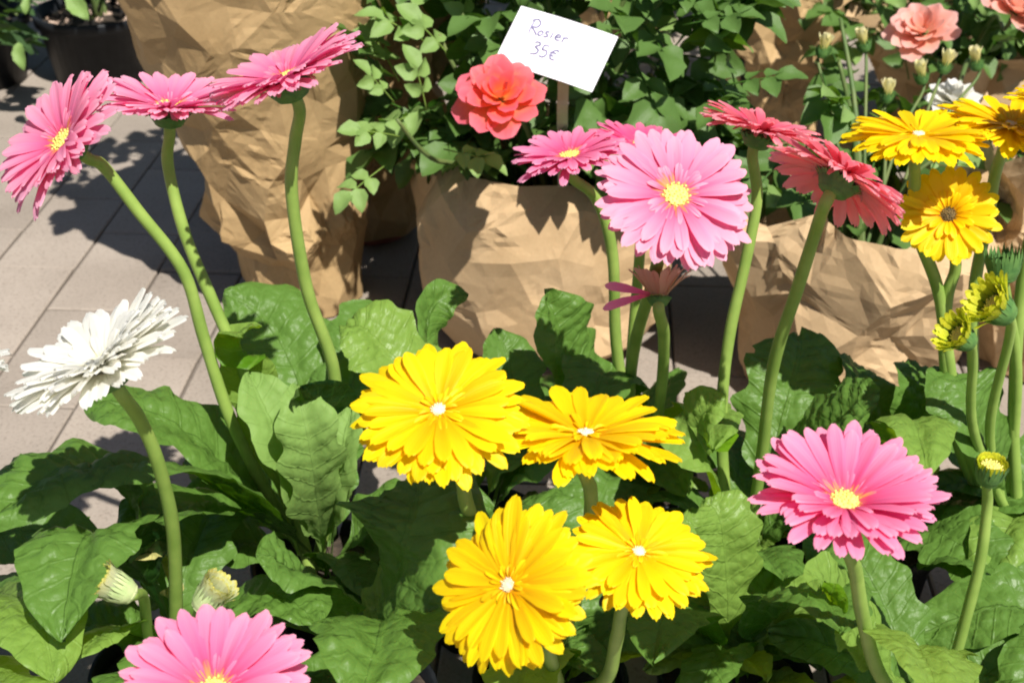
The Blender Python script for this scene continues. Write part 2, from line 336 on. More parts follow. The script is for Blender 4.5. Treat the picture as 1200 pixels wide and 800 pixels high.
for key in ('pink', 'hot', 'pale', 'coral', 'yellow', 'white', 'faded', 'budpet', 'palebud', 'floret_orange'):
    r_ = random.Random(key)
    wd = 0.094 if key in ('pink', 'hot', 'pale', 'coral', 'faded') else (0.102 if key == 'yellow' else 0.092)
    PET[key] = [petal_mesh('petal', M[key], r_.uniform(0.1, 0.5) if k else 0.25, r_.uniform(0.1, 0.4), wd*r_.uniform(0.92, 1.1), r_.uniform(0.0, 0.018), r_.uniform(-0.18, 0.18)) for k in range(6)]

def basis(nrm, spin=0.0):
    z = nrm.normalized(); x = Vector((0, 0, 1)).cross(z)
    if x.length < 0.05: x = Vector((1, 0, 0))
    x.normalize(); y = z.cross(x)
    m = Matrix((x, y, z)).transposed()
    return m @ Matrix.Rotation(spin, 3, 'Z')
def disc_geo(r, rg):
    # a low dome set with small upright florets
    vv, ff = lathe_geo([(r, -0.002), (r*0.96, 0.0012), (r*0.7, 0.0022), (r*0.35, 0.0026), (0.0001, 0.0026)], 16, False)
    n = 46
    for k in range(n):
        rr = r*math.sqrt((k+0.5)/n)*0.97; a = k*2.39996
        c = Vector((rr*math.cos(a), rr*math.sin(a), 0.0012+0.0014*(1-rr/r)))
        h = rg.uniform(0.0008, 0.0016)*(0.7+0.6*rr/r); q = len(vv); s = r*0.085
        lean = Vector((math.cos(a), math.sin(a), 0))*h*0.35*(rr/r)
        for t in range(4):
            b = math.pi/2*t+a; vv.append(c+Vector((math.cos(b), math.sin(b), 0))*s)
        for t in range(4):
            b = math.pi/2*t+a; vv.append(c+lean+Vector((math.cos(b)*s*1.15, math.sin(b)*s*1.15, h)))
        for t in range(4): ff.append((q+t, q+(t+1) % 4, q+4+(t+1) % 4, q+4+t))
        ff.append((q+4, q+5, q+6, q+7))
    return vv, ff
def calyx_geo(rc, hc, rg, rows=3, flare=0.5, inset=False):
    vv, ff = lathe_geo([(rc*0.3, -hc), (rc*0.7, -hc*0.85), (rc*0.98, -hc*0.45), (rc*1.02, -hc*0.1), (rc*0.8, 0)], 20, True)
    for row in range(rows):
        n = 16+4*row; tz = row/(max(1, rows-1))
        for k in range(n):
            a = 2*math.pi*(k+0.5*row)/n + rg.uniform(-.06, .06)
            z0 = lerp(-hc*0.8, -hc*0.35, tz); r0 = rc*lerp(0.75, 1.0, tz)
            ln = min(hc*rg.uniform(0.75, 1.0), -0.12*hc - z0) if inset else hc*rg.uniform(0.75, 1.0); wd = rc*0.17
            d = Vector((math.cos(a), math.sin(a), 0)); t = Vector((-math.sin(a), math.cos(a), 0)); u = Vector((0, 0, 1))
            p0 = d*r0+u*z0; p1 = d*(r0+rc*0.1+rc*0.06)+u*(z0+ln*0.55); p2 = d*(r0+rc*0.12+rc*flare*rg.uniform(0.1, 0.6))+u*(z0+ln)
            q = len(vv)
            vv += [p0-t*wd*0.8, p0+t*wd*0.8, p1+t*wd*0.75, p1-t*wd*0.75, p2]
            ff += [(q, q+1, q+2, q+3), (q+3, q+2, q+4)]
    return vv, ff

def gerbera_head(stem, L, pos, nrm, R, kind, seed, cup=8, disc='disc_yellow', style='full', label=None):
    rg = random.Random(seed); B = basis(nrm, rg.uniform(0, 6.28))
    o = pos - L
    pm = PET[kind]
    eye = 'floret_orange' if kind in ('pink', 'pale', 'hot') else kind
    rd = R*(0.17 if kind in ('pink', 'pale', 'hot') else 0.075)
    layers = []   # count, length, elevation deg, attach radius, z, set, width factor
    if style == 'full':
        if kind == 'yellow':
            layers = [(27, 1.0, cup-2, 0.1, -0.0012, pm, 1.0), (27, 0.97, cup+3, 0.1, 0.0, pm, 1.0), (22, 0.86, cup+8, 0.09, 0.0008, pm, 0.95), (18, 0.3, cup+14, 0.08, 0.0012, pm, 0.42), (14, 0.16, cup+26, 0.07, 0.0015, pm, 0.26)]
        else:
            layers = [(27, 1.0, cup-3, 0.12, -0.0012, pm, 1.0), (27, 0.97, cup+3, 0.11, 0.0, pm, 1.0), (20, 0.86, cup+9, 0.11, 0.0008, pm, 0.95), (30, 0.33, cup+14, 0.12, 0.0012, pm, 0.4), (34, 0.24, cup+16, 0.13, 0.0015, PET[eye], 0.36)]
    elif style == 'open':      # young flower, few rows
        layers = [(21, 1.0, cup, 0.16, 0.0, pm, 1.15), (20, 0.95, cup+9, 0.14, 0.001, pm, 1.05), (16, 0.45, cup+30, 0.14, 0.002, pm, 0.6)]
        rd = R*0.17
    elif style == 'white':     # narrow crowded petals
        layers = [(32, 1.0, cup-4, 0.12, -0.0012, pm, 1.0), (32, 0.97, cup+3, 0.11, 0.0, pm, 1.0), (28, 0.86, cup+11, 0.11, 0.001, pm, 0.95), (24, 0.64, cup+20, 0.1, 0.0015, pm, 0.8), (20, 0.36, cup+30, 0.1, 0.002, pm, 0.6)]
    elif style == 'faded':
        layers = [(12, 0.95, 58, 0.2, 0.0, pm, 1.1), (12, 0.85, 70, 0.16, 0.0, pm, 1.0)]
    for (n, ln, el, ra, dz, ms, wf) in layers:
        ph = rg.uniform(0, 6.28)
        for k in range(n):
            a = ph + 2*math.pi*(k + rg.uniform(-.2, .2))/n
            e = R_(el + rg.gauss(0, 2.4)); l_ = R*ln*rg.uniform(0.87, 1.05)*(1-ra)
            rot = B @ Matrix.Rotation(a, 3, 'Z') @ Matrix.Rotation(-e, 3, 'Y') @ Matrix.Rotation(rg.gauss(0, 0.09), 3, 'X')
            wloc = o + B @ Vector((math.cos(a)*R*ra, math.sin(a)*R*ra, dz))
            m4 = rot.to_4x4(); m4 = Matrix.Translation(wloc) @ m4 @ Matrix.Diagonal((l_, R*wf*rg.uniform(.9, 1.1), R*rg.uniform(.8, 1.1), 1))
            obj('petal', rg.choice(ms), stem, m4)
    if style == 'faded':       # two petals hanging to one side
        for dv, el in ((Vector((-1, 0, 0.1)), -14), (Vector((-0.9, -0.3, 0)), 12)):
            q = B.transposed() @ dv; a = math.atan2(q.y, q.x)
            rot = B @ Matrix.Rotation(a, 3, 'Z') @ Matrix.Rotation(-R_(el), 3, 'Y') @ Matrix.Rotation(1.0, 3, 'X')
            obj('petal', PET['pink'][1], stem, Matrix.Translation(o + B @ Vector((math.cos(a)*R*.2, math.sin(a)*R*.2, 0))) @ rot.to_4x4() @ Matrix.Diagonal((R*1.15, R*1.3, R, 1)))
    M4 = Matrix.Translation(o) @ B.to_4x4()
    vv, ff = disc_geo(rd, rg); obj('flower_centre', mesh_data('flower_centre', vv, ff, M[disc]), stem, M4)
    vv, ff = calyx_geo(R*0.25, R*0.26, rg, inset=True); obj('calyx', mesh_data('calyx', vv, ff, M['calyx']), stem, M4 @ Matrix.Translation((0, 0, -0.001)))
    if label: stem['label'] = label

def stem_mesh(path, r0, r1, rg):
    pts = spline(path, 7)
    n = len(pts)
    rad = [lerp(r0, r1, i/(n-1))*(1+0.02*math.sin(i*0.9+rg.random())) for i in range(n)]
    return tube_geo(pts, rad, 10)
class Plant:
    def __init__(s, name, px, py, label, pot_r=0.056, ztop=0.115, cat='flower pot', group='potted gerberas set close together', n_leaf=9, seed=1, lsize=1.0, skip=()):
        g = ground(px, py, 0.12); s.L = Vector((g.x, g.y, 0)); s.crown = Vector((g.x, g.y, ztop-0.008)); s.rg = random.Random(seed)
        s.root = empty(name, s.L, label, cat, group)
        r = pot_r
        prof = [(r*0.74, 0.0), (r*0.93, ztop-0.018), (r*0.94, ztop-0.017), (r*1.02, ztop-0.016), (r*1.04, ztop-0.002), (r*1.02, ztop), (r*0.96, ztop-0.001), (r*0.92, ztop-0.02)]
        vv, ff = lathe_geo(prof, 36); s.pot = obj('pot', mesh_data('pot', vv, ff, M['pot']), s.root)
        vv, ff = lathe_geo([(r*0.925, ztop-0.014), (r*0.6, ztop-0.011), (r*0.3, ztop-0.009), (0.0005, ztop-0.008)], 28, False)
        vv = [v + Vector((0, 0, noise.noise(v*60+s.L*9)*0.004)) for v in vv]
        obj('soil', mesh_data('soil', vv, ff, M['soil']), s.root)
        s.n_leaf = n_leaf; s.lsize = lsize
    def local(s, p): return p - s.L
    def stem(s, head, nrm, pts, r0=0.0051, r1=0.0039, back=0.012, crown_off=None):
        """pts: measured (px, py) between head and crown, top to bottom; depth follows the stem."""
        off = Vector((s.rg.uniform(-.012, .012), s.rg.uniform(-.012, .012), 0)) if crown_off is None else crown_off
        base = s.crown + off - Vector((0, 0, 0.012))
        d0, d1 = depth_of(head - nrm*0.025), depth_of(base)
        chain = [head - nrm*0.004, head - nrm*back*1.6]
        px0 = [600 + F*(head-C0).dot(RT)/depth_of(head), 400 - F*(head-C0).dot(UP)/depth_of(head)]
        bpx = [600 + F*(base-C0).dot(RT)/d1, 400 - F*(base-C0).dot(UP)/d1]
        tot = 0; prev = px0; acc = []
        for q in pts + [tuple(bpx)]:
            tot += math.hypot(q[0]-prev[0], q[1]-prev[1]); acc.append(tot); prev = q
        for q, a in zip(pts, acc):
            t = a/tot; chain.append(at(q[0], q[1], lerp(d0, d1, t**1.15)))
        chain.append(base)
        chain = [s.local(p) for p in chain][::-1]
        vv, ff = stem_mesh(chain, r0, r1, s.rg)
        return obj('flower_stem', mesh_data('flower_stem', vv, ff, M['stem']), s.root)
    def flower(s, px, py, pxr, d, nrm, kind, pts, seed, label=None, **kw):
        n = facing(*nrm); p = at(px, py, d); R = pxr*d/F
        st = s.stem(p, n, pts, back=R*0.24)
        gerbera_head(st, s.L, p, n, R, kind, seed, label=label, **kw)
    def bud(s, px, py, pxr, d, nrm, pts, seed, style='bud', label=None):
        n = facing(*nrm); p = at(px, py, d); R = pxr*d/F; rg = random.Random(seed)
        st = s.stem(p, n, pts, r0=0.0042, r1=0.003, back=R*0.5)
        B = basis(n); M4 = Matrix.Translation(p-s.L) @ B.to_4x4()
        if style == 'dark':
            vv, ff = calyx_geo(R, R*1.5, rg, 4, 0.2); obj('calyx', mesh_data('calyx', vv, ff, M['calyx']), st, M4 @ Matrix.Translation((0, 0, R*0.6)))
            return
        vv, ff = calyx_geo(R*0.8, R*1.2, rg, 3, 0.15)
        obj('calyx', mesh_data('calyx', vv, ff, M['calyx_pale' if style == 'pale' else 'calyx']), st, M4 @ Matrix.Translation((0, 0, R*0.3)))
        rows = {'bud': ((20, 0.75, 95), (16, 0.6, 115)), 'opening': ((20, 1.35, 62), (18, 1.25, 74), (14, 1.1, 88)), 'pale': ((22, 1.45, 84), (20, 1.4, 92), (14, 1.2, 102))}[style]
        for n_, ln, el in rows:
            for k in range(n_):
                a = 2*math.pi*(k+rg.random()*0.5)/n_; e = R_(el+rg.gauss(0, 4))
                rot = B @ Matrix.Rotation(a, 3, 'Z') @ Matrix.Rotation(-e, 3, 'Y')
                loc = p-s.L + B @ Vector((math.cos(a)*R*0.75, math.sin(a)*R*0.75, R*0.05))
                obj('petal', rg.choice(PET['palebud' if style == 'pale' else 'budpet']), st, Matrix.Translation(loc) @ rot.to_4x4() @ Matrix.Diagonal((R*ln, R*2.2, R*1.2, 1)))
        vv, ff = disc_geo(R*0.6, rg); obj('flower_centre', mesh_data('flower_centre', vv, ff, M['disc_yellow']), st, M4 @ Matrix.Translation((0, 0, R*0.25)))
    def leaf(s, base, mid, tip, width, nrm, mat='leaf', seed=None, fold=0.25, wave=1.0, lobes=0.2):
        rg = random.Random(seed if seed is not None else s.rg.random())
        NX, NY = 48, 14
        # quadratic through mid at t=.5
        ctl = mid*2 - (base+tip)*0.5
        vv, ff, uv = [], [], []
        ph = [rg.uniform(0, 6.28) for _ in range(6)]
        pet = rg.uniform(0.16, 0.24)                    # petiole share
        noff = Vector((rg.uniform(-50, 50), rg.uniform(-50, 50), 0))
        for i in range(NX+1):
            u = i/NX
            p = base*(1-u)**2 + ctl*2*u*(1-u) + tip*u*u
            t = ((ctl-base)*(1-u) + (tip-ctl)*u).normalized()
            n = (nrm - t*nrm.dot(t)).normalized(); b = t.cross(n)
            if u < pet: hw = 0.05 + 0.06*(u/pet)**3
            else:
                q = (u-pet)/(1-pet)
                hw = 0.11 + 0.89*max(0.0, math.sin(math.pi*min(1, q**0.78)))**0.72 if q < 0.56 else max(0.0, 1-((q-0.56)/0.445)**2.3)**0.8
                hw = max(hw, 0.0)
                hw *= 1 + lobes*math.sin(q*26+ph[0])*(1-q)*1.2 + 0.03*math.sin(q*47+ph[1])
            hw *= width*0.5
            for j in range(NY+1):
                v = j/NY*2-1
                y = v*hw; av = abs(v)
                h = fold*hw*av**1.3*(1.3 if u < pet else 1) - 0.12*hw*av**3
                if u >= pet:
                    q = (u-pet)/(1-pet)
                    sv = (u - 0.09*av)*13.0
                    puck = abs(math.sin(math.pi*(sv-0.5)))          # pillowed between the side veins
                    h += width*0.055*puck*min(1, av*4)*(1-av**4)*smooth(0, .2, q)
                    h += wave*width*0.075*av**2*math.sin(q*8.5+ph[2]+(2.1 if v > 0 else 0))*smooth(0, .25, q)
                    h += width*0.08*noise.noise(Vector((u*4, v*1.5, 0))+noff) + width*0.045*noise.noise(Vector((u*22, v*6, 3))+noff)*min(1, q*4)
                vv.append(s.local(p + b*y + n*h)); uv.append((u, v))
        for i in range(NX):
            for j in range(NY):
                a = i*(NY+1)+j; ff.append((a, a+NY+1, a+NY+2, a+1))
        me = mesh_data('leaf', vv, ff, M[mat], True, uv)
        return obj('leaf', me, s.root)
    def pleaf(s, b, m, t, width, nrm, mat='leaf', **kw):      # measured leaf: b, m, t as (px, py, depth); b None = crown
        B = s.crown + Vector((s.rg.uniform(-.01, .01), s.rg.uniform(-.01, .01), -0.01)) if b is None else at(*b)
        return s.leaf(B, at(*m), at(*t), width*0.9, facing(*nrm), mat, **kw)
    def rosette(s, n=None, a0=0, a1=360, light=0.25, smin=0.12, smax=0.175, up=(38, 74)):
        n = n or s.n_leaf; rg = s.rg
        for k in range(n):
            a = R_(lerp(a0, a1, (k+rg.uniform(-.3, .3))/n)); ln = rg.uniform(smin, smax)*s.lsize
            d = Vector((math.cos(a), math.sin(a), 0)); el = R_(rg.uniform(*up)); dr = R_(rg.uniform(-35, 25))
            base = s.crown + d*0.008 - Vector((0, 0, 0.01))
            mid = base + (d*math.cos(el) + Vector((0, 0, math.sin(el))))*ln*0.52
            tip = mid + (d*math.cos(dr) + Vector((0, 0, math.sin(dr))))*ln*0.55
            if tip.z < 0.03: tip.z = 0.03
            nn = (Vector((0, 0, 1)) - d*0.35 + Vector((rg.uniform(-.35, .35), rg.uniform(-.35, .35), 0))).normalized()
            s.leaf(base, mid, tip, ln*rg.uniform(0.32, 0.44), nn, 'leaf_light' if rg.random() < light else 'leaf')

GR = 'potted gerberas set close together'
A = Plant('potted_gerbera', 375, 650, 'gerbera with three tall pink flowers leaning over the grey paving', seed=11)
A.flower(74, 166, 99, 0.92, (-0.55, 0.42, 0.62), 'pale', [(122, 196), (160, 245), (215, 318), (240, 400), (272, 495), (322, 592)], 1, cup=16)
A.flower(198, 126, 88, 0.98, (0.08, 0.88, 0.42), 'pale', [(197, 195), (216, 272), (247, 348), (285, 435), (335, 560)], 2, cup=18)
A.flower(335, 92, 104, 0.9, (-0.34, 0.84, 0.40), 'pale', [(346, 165), (342, 228), (360, 340), (392, 440), (392, 560)], 3, cup=14)
Bp = Plant('potted_gerbera', 195, 775, 'gerbera with one open white flower and two shrivelled pale heads', seed=12)
Bp.flower(120, 428, 117, 0.8, (-0.40, 0.80, 0.44), 'white', [(164, 492), (186, 545), (203, 625), (206, 735)], 4, cup=20, style='white', disc='disc_pale')
Bp.bud(142, 690, 21, 0.86, (-0.75, 0.5, 0.4), [(168, 700), (174, 750)], 31, 'pale', label='short stem with a closed pale head')
Bp.bud(243, 702, 21, 0.88, (0.6, 0.7, 0.3), [(225, 745), (210, 780)], 32, 'pale', label='short stem with a closed pale head')
O_ = Plant('potted_gerbera', -95, 715, 'gerbera with a single white flower at the outer end beside the paving', seed=13)
O_.flower(-92, 447, 108, 0.82, (-0.2, 0.9, 0.25), 'white', [(-95, 520), (-98, 640)], 5, cup=8, style='white', disc='disc_pale')
I_ = Plant('potted_gerbera', 255, 985, 'gerbera with one short pink flower below the white one', seed=14)
I_.flower(250, 812, 122, 0.70, (0.0, 0.66, 0.75), 'pink', [(252, 900)], 6, cup=12)
Cp = Plant('potted_gerbera', 645, 785, 'gerbera with a cluster of four bright yellow flowers', seed=15)
Cp.flower(514, 482, 110, 0.78, (-0.08, 0.68, 0.72), 'yellow', [(541, 560), (550, 600), (592, 700)], 7, cup=7, disc='disc_pale')
Cp.flower(686, 510, 118, 0.80, (0.02, 0.93, 0.34), 'yellow', [(692, 575), (690, 620), (672, 710)], 8, cup=11, disc='disc_pale')
Cp.flower(597, 686, 108, 0.72, (-0.5, 0.34, 0.76), 'yellow', [(636, 735), (646, 775)], 9, cup=2, disc='disc_pale')
Cp.flower(748, 648, 92, 0.79, (0.14, 0.74, 0.62), 'yellow', [(728, 715), (722, 750), (705, 800)], 10, cup=5, disc='disc_pale')
D = Plant('potted_gerbera', 742, 548, 'gerbera with a big pale pink bloom, two smaller pinks and a faded head', seed=16)
D.flower(792, 230, 99, 0.88, (0.06, 0.42, 0.9), 'pale', [(765, 330), (740, 430)], 11, cup=4, label='tall stem with a wide pale pink bloom')
D.flower(668, 184, 70, 1.05, (-0.15, 0.86, 0.45), 'pink', [(700, 235), (718, 300), (724, 420)], 12, cup=14)
D.flower(752, 172, 66, 1.08, (0.1, 0.86, 0.4), 'hot', [(752, 260), (740, 420)], 13, cup=14)
D.flower(772, 345, 52, 0.97, (0.0, 0.95, -0.05), 'faded', [(778, 395), (775, 455), (762, 535)], 20, cup=35, style='faded', label='stem with a half closed faded peach head')
E = Plant('potted_gerbera', 868, 640, 'gerbera with two coral pink flowers tipped towards the yellow ones', seed=17)
E.flower(891, 154, 78, 1.0, (0.26, 0.9, 0.24), 'coral', [(887, 232), (874, 305), (855, 392), (846, 480), (850, 580)], 14, cup=15)
E.flower(986, 207, 95, 0.87, (0.52, 0.84, -0.08), 'coral', [(957, 268), (934, 340), (906, 430), (892, 540), (878, 620)], 15, cup=0)
Fp = Plant('potted_gerbera', 1200, 620, 'gerbera with tall yellow flowers and lime green opening buds', seed=18)
Fp.flower(1076, 160, 88, 0.95, (0.0, 0.88, 0.42), 'yellow', [(1072, 215), (1070, 260), (1098, 335), (1110, 410), (1130, 520)], 16, cup=6, disc='disc_pale')
Fp.flower(1184, 148, 84, 0.97, (0.12, 0.86, 0.46), 'yellow', [(1166, 205), (1158, 255), (1141, 350), (1143, 480), (1160, 570)], 17, cup=8, disc='disc_pale')
Fp.flower(1111, 252, 61, 0.98, (-0.25, 0.12, 0.94), 'yellow', [(1120, 310), (1110, 350), (1108, 430), (1130, 540)], 18, cup=12, style='open', disc='disc_dark', label='stem with a young dark centred yellow flower')
Fp.flower(1262, 132, 84, 0.93, (0.2, 0.86, 0.4), 'yellow', [(1225, 215), (1198, 330), (1188, 480), (1190, 560)], 33, cup=8, disc='disc_pale')
Fp.bud(1128, 396, 19, 0.95, (-0.7, 0.4, 0.35), [(1140, 425), (1140, 500), (1170, 580)], 34, 'opening')
Fp.bud(1170, 362, 24, 0.95, (-0.75, 0.45, 0.3), [(1182, 400), (1160, 500), (1172, 580)], 35, 'opening')
Fp.bud(1176, 316, 19, 1.0, (-0.1, 0.9, 0.3), [(1180, 350), (1192, 450)], 36, 'dark')
Gp = Plant('potted_gerbera', 1085, 835, 'gerbera with one large pink flower and a round green bud', seed=19)
Gp.flower(990, 588, 117, 0.76, (0.04, 0.8, 0.58), 'pink', [(1001, 662), (1011, 722), (1032, 792)], 19, cup=26, label='short stem with a large pink flower')
Gp.bud(1160, 553, 21, 0.86, (0.05, 0.8, 0.55), [(1157, 590), (1150, 650), (1135, 712), (1110, 800)], 37, 'bud', label='stem with a round green bud')
J = Plant('potted_gerbera', 562, 608, 'gerbera in leaf only, between the tall pinks and the yellow cluster', seed=20)
K = Plant('potted_gerbera', 862, 782, 'gerbera in leaf only, between the yellow cluster and the large pink flower', seed=21)
L_ = Plant('potted_gerbera', 1262, 770, 'gerbera in leaf only, below the lime green buds', seed=22)
Mp = Plant('potted_gerbera', 420, 802, 'gerbera with broad dark leaves, between the white and the yellow flowers', seed=23)
Pp = Plant('potted_gerbera', 1026, 610, 'gerbera in leaf only, behind the large pink flower', seed=24)

# measured leaves (pixel of the photograph, depth in metres)
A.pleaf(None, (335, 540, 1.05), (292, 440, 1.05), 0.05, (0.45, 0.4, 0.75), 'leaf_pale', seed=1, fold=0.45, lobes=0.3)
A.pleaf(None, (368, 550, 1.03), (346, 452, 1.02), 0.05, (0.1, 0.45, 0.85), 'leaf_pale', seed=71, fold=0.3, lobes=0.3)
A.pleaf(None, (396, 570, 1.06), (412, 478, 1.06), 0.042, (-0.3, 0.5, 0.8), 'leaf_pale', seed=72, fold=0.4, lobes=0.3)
A.pleaf(None, (395, 540, 1.10), (352, 455, 0.98), 0.07, (-0.3, 0.7, 0.5), 'leaf', seed=2)
A.pleaf((375, 640, 1.16), (345, 430, 1.24), (262, 345, 1.26), 0.105, (0.1, 0.5, 0.8), 'leaf', seed=3, fold=0.1)
A.pleaf((385, 640, 1.16), (420, 430, 1.22), (465, 375, 1.25), 0.085, (-0.1, 0.6, 0.75), 'leaf', seed=4)
A.pleaf((350, 650, 1.12), (290, 440, 1.08), (285, 395, 1.0), 0.045, (0, 0.5, 0.8), 'leaf_light', seed=5)
A.pleaf(None, (235, 520, 1.08), (98, 476, 1.06), 0.085, (0.1, 0.85, 0.5), 'leaf', seed=6)
A.pleaf(None, (235, 558, 0.98), (86, 566, 0.93), 0.065, (0.0, 0.93, 0.25), 'leaf', seed=7, fold=0.12)
A.pleaf(None, (250, 590, 1.05), (150, 660, 0.95), 0.07, (-0.1, 0.8, 0.55), 'leaf', seed=8)
A.pleaf(None, (455, 600, 1.08), (520, 560, 1.05), 0.07, (-0.1, 0.8, 0.5), 'leaf', seed=9)
Bp.pleaf((205, 740, 1.03), (120, 560, 0.97), (-18, 622, 0.90), 0.095, (-0.1, 0.85, 0.5), 'leaf', seed=10)
Bp.pleaf((205, 745, 1.03), (118, 628, 0.92), (74, 752, 0.84), 0.085, (-0.15, 0.75, 0.62), 'leaf', seed=11, wave=0.5)
Bp.pleaf((210, 770, 1.02), (140, 740, 0.94), (88, 775, 0.88), 0.045, (-0.2, 0.7, 0.6), 'leaf_light', seed=12)
Bp.pleaf((205, 760, 1.02), (300, 700, 0.95), (372, 735, 0.9), 0.07, (0.0, 0.85, 0.4), 'leaf', seed=13)
Bp.pleaf((205, 750, 1.02), (190, 660, 0.99), (140, 655, 0.95), 0.03, (0.0, 0.8, 0.5), 'leaf_dry', seed=14)
Bp.pleaf((205, 770, 1.02), (160, 800, 0.92), (110, 860, 0.84), 0.06, (-0.1, 0.8, 0.55), 'leaf', seed=15)
O_.pleaf(None, (10, 700, 0.93), (62, 800, 0.84), 0.07, (0.1, 0.8, 0.55), 'leaf_light', seed=16)
O_.pleaf(None, (-20, 690, 0.98), (50, 735, 0.93), 0.05, (0.2, 0.8, 0.5), 'leaf', seed=17)
O_.pleaf(None, (-10, 800, 0.86), (40, 860, 0.78), 0.06, (0.2, 0.8, 0.5), 'leaf_light', seed=18)
Mp.pleaf((430, 800, 1.02), (470, 650, 0.88), (500, 550, 0.94), 0.105, (-0.25, 0.62, 0.72), 'leaf', seed=19, fold=0.1)
Mp.pleaf((430, 800, 1.02), (450, 730, 0.86), (420, 830, 0.76), 0.085, (0.0, 0.75, 0.65), 'leaf', seed=20)
Mp.pleaf((425, 800, 1.02), (370, 690, 0.95), (300, 655, 0.92), 0.07, (-0.2, 0.8, 0.5), 'leaf', seed=21)
J.pleaf((560, 600, 1.19), (500, 400, 1.2), (548, 348, 1.22), 0.045, (0.8, 0.35, 0.3), 'leaf', seed=22)
J.pleaf((560, 600, 1.19), (470, 430, 1.16), (405, 385, 1.17), 0.08, (0.1, 0.6, 0.7), 'leaf_light', seed=23)
J.pleaf((575, 600, 1.19), (600, 470, 1.2), (580, 385, 1.22), 0.06, (0.1, 0.5, 0.8), 'leaf', seed=24)
D.pleaf((735, 540, 1.23), (672, 430, 1.15), (641, 338, 1.12), 0.075, (0.5, 0.25, 0.7), 'leaf', seed=25, fold=0.4)
D.pleaf((745, 540, 1.23), (715, 440, 1.14), (690, 500, 1.06), 0.07, (0.1, 0.8, 0.5), 'leaf', seed=26)
D.pleaf((750, 545, 1.23), (815, 480, 1.15), (835, 530, 1.05), 0.06, (0.1, 0.8, 0.5), 'leaf_light', seed=27)
E.pleaf((872, 630, 1.16), (925, 465, 1.15), (935, 395, 1.2), 0.09, (0.0, 0.4, 0.85), 'leaf', seed=28, fold=0.15)
E.pleaf((872, 630, 1.16), (960, 510, 1.07), (1030, 465, 1.04), 0.075, (0.0, 0.75, 0.6), 'leaf', seed=29)
E.pleaf((865, 635, 1.16), (820, 520, 1.08), (850, 470, 1.06), 0.06, (-0.1, 0.7, 0.6), 'leaf_light', seed=30)
Pp.pleaf(None, (1020, 480, 1.15), (995, 425, 1.2), 0.05, (0.3, 0.4, 0.8), 'leaf', seed=31)
Pp.pleaf(None, (1080, 490, 1.13), (1062, 425, 1.15), 0.08, (0.3, 0.5, 0.7), 'leaf', seed=32)
Pp.pleaf(None, (1060, 500, 1.07), (1085, 560, 0.96), 0.06, (0, 0.8, 0.5), 'leaf_light', seed=33)
Fp.pleaf(None, (1150, 500, 1.08), (1110, 440, 1.1), 0.075, (0.1, 0.5, 0.8), 'leaf', seed=34)
Gp.pleaf((1080, 830, 0.98), (1075, 760, 0.88), (1110, 830, 0.78), 0.07, (0.1, 0.8, 0.55), 'leaf_light', seed=35)
Gp.pleaf((1070, 825, 0.98), (990, 720, 0.94), (960, 690, 0.90), 0.06, (0.0, 0.6, 0.75), 'leaf_light', seed=36)
K.pleaf(None, (930, 700, 0.98), (985, 745, 0.88), 0.08, (0.05, 0.8, 0.55), 'leaf', seed=37)
K.pleaf(None, (800, 720, 0.98), (765, 780, 0.9), 0.06, (-0.1, 0.8, 0.5), 'leaf', seed=38)
K.pleaf(None, (850, 640, 1.0), (825, 590, 1.0), 0.055, (0.0, 0.6, 0.75), 'leaf_light', seed=39)
for P_, n_ in ((A, 5), (Bp, 4), (O_, 8), (I_, 7), (Cp, 4), (D, 6), (E, 4), (Fp, 6), (Gp, 4), (J, 7), (K, 3), (L_, 6), (Mp, 3), (Pp, 5)):
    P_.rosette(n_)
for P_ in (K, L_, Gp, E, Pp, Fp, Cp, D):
    P_.rosette(8, light=0.55, smin=0.06, smax=0.11, up=(45, 85))
